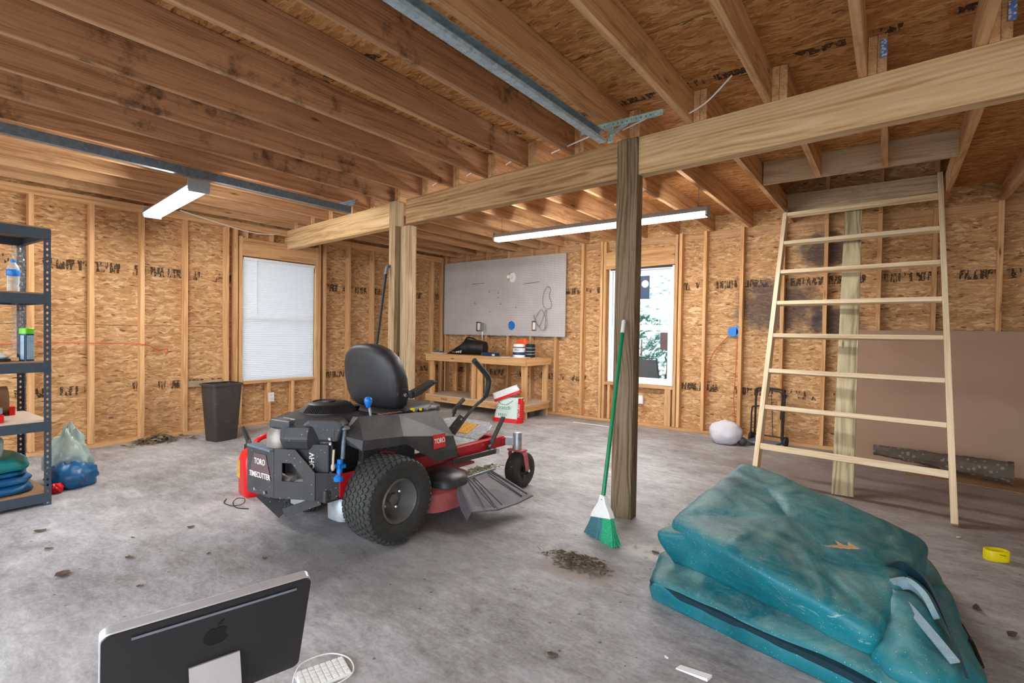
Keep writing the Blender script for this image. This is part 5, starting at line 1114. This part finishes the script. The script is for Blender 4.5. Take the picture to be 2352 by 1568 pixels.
# frame
for s in (1, -1):
    MB().box(min(s*.275, s*.325), max(s*.275, s*.325), -.14, 1.24, .328, .405).build('frame_rail', 'red', mw, bevel=.004)
MB().box(-.33, .33, 1.20, 1.26, .33, .395).build('front_cross_bar', 'red', mw, bevel=.006)
MB().box(-.30, .30, -.30, .10, .27, .34).build('engine_plate', 'steelblk', mw, bevel=.01)
MB().prism([(-.23, .33), (-.23, .295), (-.10, .27), (.12, .34), (.15, .48), (.05, .50), (-.02, .42), (-.23, .425)], .325, .333, 'yz').build('side_plate', 'red', mw)
MB().prism([(-.23, .33), (-.23, .295), (-.10, .27), (.12, .34), (.15, .48), (.05, .50), (-.02, .42), (-.23, .425)], -.333, -.325, 'yz').build('side_plate', 'red', mw)
for s in (1, -1): MB().box(min(s*.26, s*.30), max(s*.26, s*.30), -.06, .34, .36, .56).build('fender_support', 'steelblk', mw, bevel=.005)
# foot deck
MB().box(-.27, .27, .60, .99, .392, .406).build('foot_plate', 'tread', mw, bevel=.003)
mb = MB(); A0 = [(-.26, 1.06, .41), (.26, 1.06, .41)]; 
rp = [(-.26, 0), (.26, 0), (.27, .14), (.25, .20), (.19, .24), (-.19, .24), (-.25, .20), (-.27, .14)]
mb.M = frame((.01, .985, .403), (1, 0, 0), (0, .93, .37)); mb.prism(rp, 0, .012); mb.build('foot_ramp', 'tread', mw, bevel=.003)
mb = MB(); mb.M = frame((.01, .985, .403), (1, 0, 0), (0, .93, .37))
for i in range(13):
    for j in range(6):
        a_ = pi/4 if (i+j) % 2 else -pi/4; c = Vector((-.24+i*.04, .02+j*.036, .0125)); d = Vector((cos(a_), sin(a_), 0))*.013
        if c.y < .2: mb.bar(c-d, c+d, .006, .004)
for i in range(13):
    for j in range(12):
        a_ = pi/4 if (i+j) % 2 else -pi/4; c = Vector((-.24+i*.042, -.44+j*.038, .004)); d = Vector((cos(a_), sin(a_), 0))*.013; mb.M = None; mb.bar(Vector((c.x+.005, .99+c.y*.78, .407))-d, Vector((c.x+.005, .99+c.y*.78, .407))+d, .006, .004); 
mb.build('tread_pattern', 'tread', mw)
mb = MB(); mb.M = frame((.01, .985, .403), (1, 0, 0), (0, .93, .37)); mb.box(-.04, .13, .04, .18, .0125, .0165); mb.build('warning_label', 'stick', mw)
# deck
MB().loft([(-.06, .56, .09, .58, .30, 5), (-.06, .56, .20, .58, .30, 5), (-.06, .56, .225, .55, .27, 4), (-.06, .56, .235, .45, .2, 4)], 56).build('mower_deck', 'redf', mw, smooth=35)
for (x, y, r) in ((.40, .50, .15), (0, .75, .14), (-.42, .5, .15)):
    MB().loft([(x, y, .23, r, r*.9, 3), (x, y, .27, r*.97, r*.88, 3), (x, y, .295, r*.8, r*.7, 2.6), (x, y, .302, r*.4, r*.35, 2.2)], 32).build('belt_cover', 'engine', mw, smooth=60)
MB().box(-.2, .28, .55, .95, .24, .26).build('deck_top', 'redf', mw, bevel=.01)
# discharge chute

pts = [(.52, .52, .25), (.52, .86, .25), (.79, .97, .105), (.785, .80, .095), (.76, .62, .095), (.69, .455, .11)]
top = [Vector(p) for p in pts]; bot = [p-Vector((0, 0, .008)) for p in top]; n = 6
MB().add(top+bot, [tuple(range(n)), tuple(range(n, 2*n))[::-1]]+[(i, (i+1) % n, n+(i+1) % n, n+i) for i in range(n)]).build('discharge_chute', 'chute', mw, bevel=.004)
MB().add([(.52, .52, .25), (.69, .455, .11), (.67, .44, .055), (.60, .46, .10), (.53, .49, .19)]+[(.52, .512, .25), (.69, .447, .11), (.67, .432, .055), (.60, .452, .10), (.53, .482, .19)], [(0, 1, 2, 3, 4), (9, 8, 7, 6, 5)]+[(i, (i+1) % 5, 5+(i+1) % 5, 5+i) for i in range(5)]).build('chute_flange', 'chute', mw)
for y in (.60, .65, .80, .84): 
    d_ = Vector((.26, (y-.64)*.5, -.147)); p = Vector((.525, y, .253)); MB().bar(p, p+d_*.92, .005, .006, (0, 0, 1)).build('chute_rib', 'black', mw)
MB().tube([(.515, .50, .255), (.515, .88, .255)], .008, 8).build('hinge_rod', 'galvd', mw)
o = litter('clippings', '', (0, 0), 'cut', None, 220, (.03, .11), .016, .03, seed=9); o.parent = mw; o.location = (.46, .78, .245)
for k_ in ('label', 'category'):
    if k_ in o: del o[k_]
MB().lathe([(.01, -.025), (.045, -.025), (.05, 0), (.045, .025), (.01, .025)], (.52, 1.0, .11), 'x', 20).build('gauge_roller', 'black', mw, smooth=40)
MB().bar((.36, .62, .33), (.36, 1.10, .318), .012, .035).build('lift_link', 'steelblk', mw, bevel=.002); MB().lathe([(.02, .34), (.02, .375)], (0, 1.10, .318), 'x', 12).build('lift_pin', 'chrome', mw)
MB().bar((.345, 1.02, .34), (.345, 1.20, .56), .010, .038, (1, 0, 0)).build('deck_lift_pedal', 'steelblk', mw, bevel=.003); MB().lathe([(.012, .345), (.012, .36)], (0, 1.035, .365), 'x', 10).build('pedal_bolt', 'chrome', mw)
MB().bar((.335, .60, .53), (.335, .68, .36), .008, .06, (1, 0, 0)).build('lever_support', 'steelblk', mw, bevel=.003)
# fenders
def fender(s):
    T = [(.215, -.07, .705), (.215, .60, .672), (.285, .56, .672), (.30, .20, .698), (.285, -.08, .712)]
    R = [(.30, -.20, .625), (.395, -.13, .600), (.42, .14, .585), (.42, .42, .445), (.42, .605, .43), (.395, .595, .515)]
    Bt = [(.31, -.17, .57), (.40, -.14, .545), (.42, .10, .535), (.42, .16, .535), (.42, .42, .378), (.42, .61, .378)]
    V = T+R+Bt+[(.215, .62, .50), (.20, -.12, .60), (.39, .62, .378), (.24, .64, .378)]
    V = [(s*a_, b_, c_) for a_, b_, c_ in V]
    i = {k: n_ for n_, k in enumerate(['t0', 't1', 't2', 't3', 't4', 'r0', 'r1', 'r2', 'r3', 'r4', 'r5', 'b0', 'b1', 'b2', 'b3', 'b4', 'b5', 'f1', 'i0', 'n1', 'n2'])}
    F = [('t0', 't1', 't2', 't3', 't4'), ('t4', 't3', 'r1', 'r0'), ('t3', 'r2', 'r1'), ('t3', 't2', 'r5', 'r2'), ('r2', 'r5', 'r3'), ('r3', 'r5', 'r4'), ('r0', 'r1', 'b1', 'b0'), ('r1', 'r2', 'b2', 'b1'), ('r2', 'b3', 'b2'), ('r2', 'r3', 'b4', 'b3'), ('r3', 'r4', 'b5', 'b4'), ('t1', 'f1', 'n2', 'b5', 'r4', 'r5', 't2'), ('t0', 't4', 'r0', 'i0')]
    o = MB().add(V, [tuple(i[q] for q in f) for f in F]).build('fender', 'blackp', mw, clean=False)
    sd = o.modifiers.new('s', 'SOLIDIFY'); sd.thickness = .006; sd.offset = -1; bv = o.modifiers.new('b', 'BEVEL'); bv.width = .006; bv.segments = 2; bv.limit_method = 'ANGLE'
    return o
fender(1); fender(-1)
MB().box(-.22, .22, .02, .60, .44, .66).build('seat_base', 'black', mw, bevel=.02)
# badge
nrmb = Vector((.42, .42, .445)); 
bx_ = Vector((.0, .98, -.10)); p_r2, p_r5, p_r3 = Vector((.42, .14, .585)), Vector((.395, .595, .515)), Vector((.42, .42, .445))
up_ = (p_r5-p_r3); nr = (p_r3-p_r2).cross(p_r5-p_r2).normalized(); nr = nr if nr.x > 0 else -nr
yy = Vector((-.12, 0, 1)); yy = (yy-nr*yy.dot(nr)).normalized(); xx = yy.cross(nr).normalized(); ctr = Vector((.409, .445, .508)); ctr = ctr-nr*((ctr-p_r2).dot(nr))+nr*.0045
Mb = Matrix((xx, yy, nr)).transposed().to_4x4(); Mb.translation = ctr
mb = MB(); mb.M = Mb; mb.prism([(-.058, -.044), (.050, -.044), (.06, .040), (-.05, .044)], -.004, .003); bo = mb.build('badge', 'badge', mw)
text_mesh('badge_lettering', 'TORO', .042, 'whitetxt', mw, Mb @ Matrix.Translation((0, -.0, .0036)), .0008, .85, .001)
mb = MB()
for i in range(7): mb.bar((.232+.0*i, .10+i*.038, .703-.001*i), (.262, .10+i*.038+.012, .7015-.001*i), .018, .003)
mb.build('dial_markings', 'redf', mw); MB().box(.226, .268, .085, .345, .688, .699).build('dial_slot', 'black', mw)
MB().tube([(.255, .03, .69), (.25, .02, .76)], .008, 8).build('choke_lever', 'silver', mw); MB().lathe([(.004, -.025), (.014, -.015), (.024, .015), (.024, .03), (.014, .042), (.003, .045)], (.248, .015, .772), n=16).build('choke_knob', 'bluep', mw, smooth=60)
MB().lathe([(.016, 0), (.016, .018), (.01, .02)], (.25, .36, .69), n=12).lathe([(.01, 0), (.01, .015)], (.262, .42, .69), n=8).build('switch_cap', 'yellow', mw, smooth=30)
MB().lathe([(.014, 0), (.014, .02)], (.25, .44, .682), n=12).box(.235, .28, .28, .32, .695, .706).build('ignition', 'black', mw); MB().bar((.262, .47, .69), (.275, .50, .72), .008, .014).build('ignition_key', 'chrome', mw)
# seat
MB().loft([(-.03, .32, .705, .20, .06, 3.5), (-.03, .315, .73, .24, .08, 3.5), (-.035, .305, .80, .265, .09, 3.5), (-.04, .29, .90, .272, .09, 3.4), (-.045, .275, .98, .262, .085, 3.2), (-.05, .265, 1.04, .235, .08, 3), (-.055, .255, 1.085, .18, .07, 2.8), (-.06, .25, 1.112, .11, .052, 2.6), (-.06, .25, 1.12, .04, .03, 2)], 48).build('backrest', 'seat', mw, smooth=70)
MB().loft([(0, .47, .64, .215, .20, 4), (0, .47, .665, .245, .225, 4), (0, .48, .695, .24, .225, 3.5), (0, .46, .715, .19, .17, 3)], 48).build('seat_cushion', 'seat', mw, smooth=60)
for s in (1, -1):
    MB().lathe([(.045, .0), (.045, s*.02), (.03, s*.025)], (s*.235-.02, .30, .80), 'x', 20).build('armrest_mount', 'black', mw, smooth=40); MB().lathe([(.012, 0), (.012, s*.012), (.006, s*.016)], (s*.26-.02, .30, .80), 'x', 10).build('armrest_bolt', 'chrome', mw)
    o = MB().bar((s*.275, .31, .80), (s*.28, .40, .825), .035, .05, (0, 0, 1)).build('armrest_bracket', 'seat', mw, bevel=.008)
    mb = MB(); mb.M = frame((s*.275, .335, .82), (0, .97, .20), (0, -.20, .97)); mb.v = []; mb.loft([(.0, 0, 0, 0.001, .001, 2)], 4, cap=False) if False else None
    mb.prism([(0, -.03), (.05, -.032), (.12, -.012), (.20, .006), (.202, .024), (.17, .030), (.06, .014), (.0, .008)], -.03, .03); mb.build('armrest', 'seat', mw, bevel=.01)
# control levers
for s in (1, -1):
    if s > 0: path = [(.30, .70, .50), (.285, .84, .60), (.27, .96, .665), (.27, 1.07, .72), (.27, 1.10, .79), (.27, 1.10, .86), (.27, 1.03, .925), (.27, .935, 1.0)]
    else: path = [(-.30, .74, .46), (-.29, .80, .52), (-.29, .86, .62), (-.28, .95, .70), (-.28, 1.05, .74)]
    if s > 0:
        MB().tube(smoothpath(path[:5], 5), .012, 10).build('control_lever', 'steelblk', mw, smooth=50); MB().tube(smoothpath(path[3:], 6), .021, 12).build('lever_grip', 'seat', mw, smooth=50)
    else:
        P_ = [(-.24, 1.18, .40), (-.25, 1.26, .46), (-.25, 1.28, .52)]; MB().tube(smoothpath(P_, 4), .010, 8).build('control_lever', 'steelblk', mw, smooth=50); MB().tube(smoothpath([(-.25, 1.28, .51), (-.25, 1.30, .555), (-.25, 1.40, .62)], 5), .019, 10).build('lever_grip', 'seat', mw, smooth=50)
    MB().prism([(.62, .47), (.66, .47), (.80, .60), (.76, .625), (.66, .55)], min(s*.29, s*.30), max(s*.29, s*.30), 'yz').build('lever_bracket', 'steelblk', mw, bevel=.002)
    MB().lathe([(.009, s*.30), (.009, s*.312)], (0, .76, .595), 'x', 10).build('bracket_bolt', 'chrome', mw)
# engine
MB().loft([(.0, -.16, .37, .20, .20, 4), (.0, -.16, .58, .21, .22, 4)], 32).build('engine_block', 'engine', mw, smooth=35)
def poly_loft(mb, secs):
    n = len(secs[0]); vs = [p for s_ in secs for p in s_]; mb.add(vs, [(j*n+k, j*n+(k+1) % n, (j+1)*n+(k+1) % n, (j+1)*n+k) for j in range(len(secs)-1) for k in range(n)]+[tuple(range(n))[::-1], tuple((len(secs)-1)*n+k for k in range(n))]); return mb
def ring(z, sx, sy, cy, dz=0): return [(a_*sx, cy+b_*sy, z+dz*(1 if b_ > 0 else 0)) for a_, b_ in ((-1, -.2), (-.15, -1), (.45, -1), (.85, -.72), (1, -.2), (1, .7), (.7, 1), (-.7, 1), (-1, .6))]
poly_loft(MB(), [ring(.555, .235, .24, -.17), ring(.615, .25, .26, -.17), ring(.675, .235, .245, -.16), ring(.712, .19, .20, -.15), ring(.716, .14, .15, -.14)]).build('engine_shroud', 'engine', mw, bevel=.012)
MB().prism([(-.05, -.425), (.11, -.40), (.09, -.29), (-.02, -.2), (-.24, -.20)], .655, .706).build('air_filter_cover', 'engine', mw, bevel=.012); MB().box(-.05, .05, -.385, -.28, .7055, .7075).build('cover_label', 'slot', mw)
MB().lathe([(.16, .708), (.157, .722), (.122, .765), (.112, .772), (.09, .778), (.088, .772), (.04, .774), (.038, .782), (.0, .782)], (-.01, -.08, 0), n=40, cap=False).build('fan_cap', 'engine', mw, smooth=25)
mb = MB()
for k in range(44):
    a_ = -1.6+k*.075; mb.bar((.160*cos(a_)-.01, -.08+.160*sin(a_), .722), (.126*cos(a_)-.01, -.08+.126*sin(a_), .764), .005, .006)
mb.build('cooling_fins', 'black', mw)
# valve cover with lettering: faces rear-right
Mv = frame((.225, -.285, .505), (.80, .60, 0), (0, 0, 1)); mb = MB(); mb.M = Mv; mb.prism(rrect(-.058, .058, -.08, .08, .015), -.05, .022); mb.build('valve_cover', 'engine', mw, bevel=.008)
mb = MB(); mb.M = Mv; mb.prism(rrect(-.07, .07, -.095, .092, .012), -.07, -.0); mb.build('cylinder_head', 'steelblk', mw, bevel=.004)
text_mesh('valve_lettering', 'OHV', .038, 'whitetxt', mw, Mv @ Matrix.Translation((-.035, -.01, .0225)) @ Matrix.Rotation(pi/2, 4, 'Z'), .0006, 1.1, .0006)
for (a_, b_) in ((-.062, .083), (.062, .083), (.062, -.083), (-.055, .105), (.058, .11)):
    mb = MB(); mb.M = Mv; mb.lathe([(.010, -.0), (.010, .018), (.006, .022)], (a_, b_, 0), n=10); mb.build('cover_bolt', 'chrome', mw)
mb = MB(); mb.M = Mv; mb.prism([(-.10, .10), (.10, .09), (.13, .18), (.10, .21), (-.06, .21), (-.12, .16)], -.10, .012); mb.build('cylinder_shroud', 'engine', mw, bevel=.012)
# rear heat shield / intake and muffler
MB().loft([(.0, -.385, .51, .04, .04, 3), (.0, -.385, .54, .075, .06, 3), (-.0, -.38, .62, .078, .065, 3), (0, -.37, .66, .06, .055, 3)], 28).build('breather_housing', 'smoke', mw, smooth=60)
MB().tube(smoothpath([(.03, -.35, .55), (.07, -.35, .535), (.11, -.33, .53)]), .03, 12).build('intake_elbow', 'smoke', mw, smooth=60)
MB().tube([(.02, -.36, .39), (.02, -.36, .47)], .02, 10).tube([(.06, -.33, .40), (.06, -.33, .5)], .012, 8).tube([(.11, -.34, .41), (.115, -.34, .50)], .010, 8).build('engine_pipes', 'black', mw)
MB().tube(smoothpath([(.0, -.36, .33), (.08, -.36, .335), (.16, -.34, .36), (.2, -.28, .34)]), .035, 14).build('muffler_pipe', 'greyhose', mw, smooth=60)
MB().tube([(-.18, -.36, .36), (.12, -.36, .36)], .05, 18).build('muffler', 'smoke', mw, smooth=50)
# dipstick and oil parts
MB().tube([(.31, -.20, .50), (.31, -.19, .66)], .012, 10).build('dipstick_tube', 'galvd', mw, smooth=50); MB().lathe([(.012, 0), (.03, .008), (.028, .018), (.01, .026)], (.31, -.19, .655), n=16).build('filler_cap', 'greyhose', mw, smooth=50)
MB().box(.245, .30, -.25, -.15, .60, .67).build('filler_block', 'engine', mw, bevel=.008)
MB().tube([(.31, -.22, .41), (.31, -.215, .50)], .017, 10).lathe([(.01, .375), (.028, .385), (.03, .405), (.016, .42)], (.31, -.225, 0), n=14).box(.29, .34, -.24, -.20, .455, .475).build('blue_drain_fitting', 'bluep', mw, smooth=40)
MB().tube([(.31, -.26, .47), (.31, -.255, .56)], .006, 6).ball((.31, -.26, .465), .017, 10, 8, (.7, .7, 1.2)).build('pull_tag', 'shelfb', mw)
MB().tube([(.27, -.02, .36), (.27, -.02, .45)], .042, 18).build('oil_filter', 'galvd', mw, smooth=40)
mb = MB()
for k in range(10): a_ = 2*pi*k/10; mb.tube([(.27+.044*cos(a_), -.02+.044*sin(a_), .365), (.27+.044*cos(a_), -.02+.044*sin(a_), .43)], .004, 5)
mb.build('filter_ribs', 'chrome', mw)
MB().tube(smoothpath([(.27, .06, .40), (.28, .02, .48), (.26, -.05, .52)]), .014, 8).tube(smoothpath([(.30, -.14, .38), (.315, -.10, .355), (.33, -.06, .352)]), .010, 8).build('hose', 'greyhose', mw, smooth=50)
poly_loft(MB(), [[(x_, y_, .345) for x_, y_ in ((-.3, -.33), (.22, -.34), (.31, -.24), (.34, -.02), (.3, .12), (-.3, .12))], [(x_, y_, .357) for x_, y_ in ((-.3, -.33), (.22, -.34), (.31, -.24), (.34, -.02), (.3, .12), (-.3, .12))]]).build('engine_tray', 'steelblk', mw, bevel=.003)
MB().ball((.31, .03, .372), .022, 10, 8, (1.6, 1, .7)).build('red_rag', 'redf', mw, smooth=40)
# rear guard
def panel(O, P, zq, outer, inner, nm):
    O, P = Vector(O), Vector(P); d = (P-O).normalized(); nn_ = Vector((d.y, -d.x, 0)); mp = lambda s_, z, k: O+d*s_+Vector((0, 0, z))+nn_*k*.006-Vector((0, 0, O.z))
    n = len(outer); mb = MB()
    if inner:
        vs = [mp(*p, k) for k in (0, 1) for p in outer+inner]; fs = []
        for i in range(n):
            j = (i+1) % n; fs += [(i, j, n+j, n+i), (2*n+j, 2*n+i, 3*n+i, 3*n+j), (n+i, n+j, 3*n+j, 3*n+i), (j, i, 2*n+i, 2*n+j)]
    else:
        vs = [mp(*p, k) for k in (0, 1) for p in outer]; fs = [tuple(range(n)), tuple(range(n, 2*n))[::-1]]+[(i, (i+1) % n, n+(i+1) % n, n+i) for i in range(n)]
    return mb.add(vs, fs).build(nm, 'steelblk', mw)
panel((-.20, -.465, 0), (.05, -.445, 0), 0, [(0, .29), (.251, .29), (.251, .56), (0, .545)], None, 'rear_guard')
panel((.05, -.445, 0), (.255, -.33, 0), 0, [(0, .29), (.235, .29), (.235, .44), (.12, .56), (0, .56)], [(.045, .385), (.165, .385), (.168, .405), (.10, .485), (.045, .485)], 'rear_guard')
panel((.255, -.33, 0), (.318, -.22, 0), 0, [(0, .29), (.10, .285), (.127, .31), (.127, .425), (0, .44)], None, 'rear_guard')
panel((-.45, -.33, 0), (-.20, -.465, 0), 0, [(0, .30), (.28, .29), (.28, .545), (.12, .545), (0, .43)], None, 'rear_guard')
MB().box(-.2, .05, -.475, -.42, .545, .556).build('guard_cap', 'galvd', mw)
Mg = frame((-.075, -.4635, .47), (.25, .02, 0), (0, 0, 1))
mb = MB(); mb.M = Mg; mb.prism([(-.055, .045), (.055, .045), (.105, -.09), (-.105, -.09)], 0, .0008); mb.build('guard_decal', 'maroon', mw)
text_mesh('guard_lettering', 'TORO', .045, 'whitetxt', mw, Mg @ Matrix.Translation((0, 0, .0015)), .0006, .8, .0005); text_mesh('guard_lettering', 'TIMECUTTER', .042, 'whitetxt', mw, Mg @ Matrix.Translation((.0, -.075, .0015)), .0006, .8, .0005)
mb = MB(); mb.M = frame((.05, -.447, .0), (.205, .115, 0), (0, 0, 1))
for i in range(5): mb.prism([(.04+i*.032, .325), (.046+i*.032, .325), (.056+i*.032, .305), (.05+i*.032, .305)], .001, .0025)
mb.build('guard_slots', 'black', mw)
for x in (-.17, -.13, -.02): MB().lathe([(.009, -.006), (.009, 0)], (x, -.462, .31), 'y', 10).build('guard_bolt', 'chrome', mw)
mb = MB(); mb.bar((-.10, -.44, .29), (.03, -.38, .185), .07, .006, (0, -.5, .8)).bar((.03, -.38, .185), (.22, -.28, .27), .006, .05, (0, 0, 1)).bar((-.25, -.42, .27), (.0, -.43, .285), .03, .012); mb.build('tow_bracket', 'steelblk', mw)
# transaxles
for s in (1, -1):
    MB().loft([(s*.20, -.10, .115, .07, .06, 3.2), (s*.20, -.10, .13, .088, .085, 3.2), (s*.20, -.10, .23, .09, .09, 3.2), (s*.20, -.10, .28, .06, .07, 3)], 28).build('transaxle', 'silver', mw, smooth=40)
    MB().tube([(s*.20, .0, .25), (s*.34, .03, .25)], .04, 16).build('axle_housing', 'silver', mw, smooth=40)
MB().box(-.25, .25, -.05, .25, .25, .36).build('belly_frame', 'black', mw)
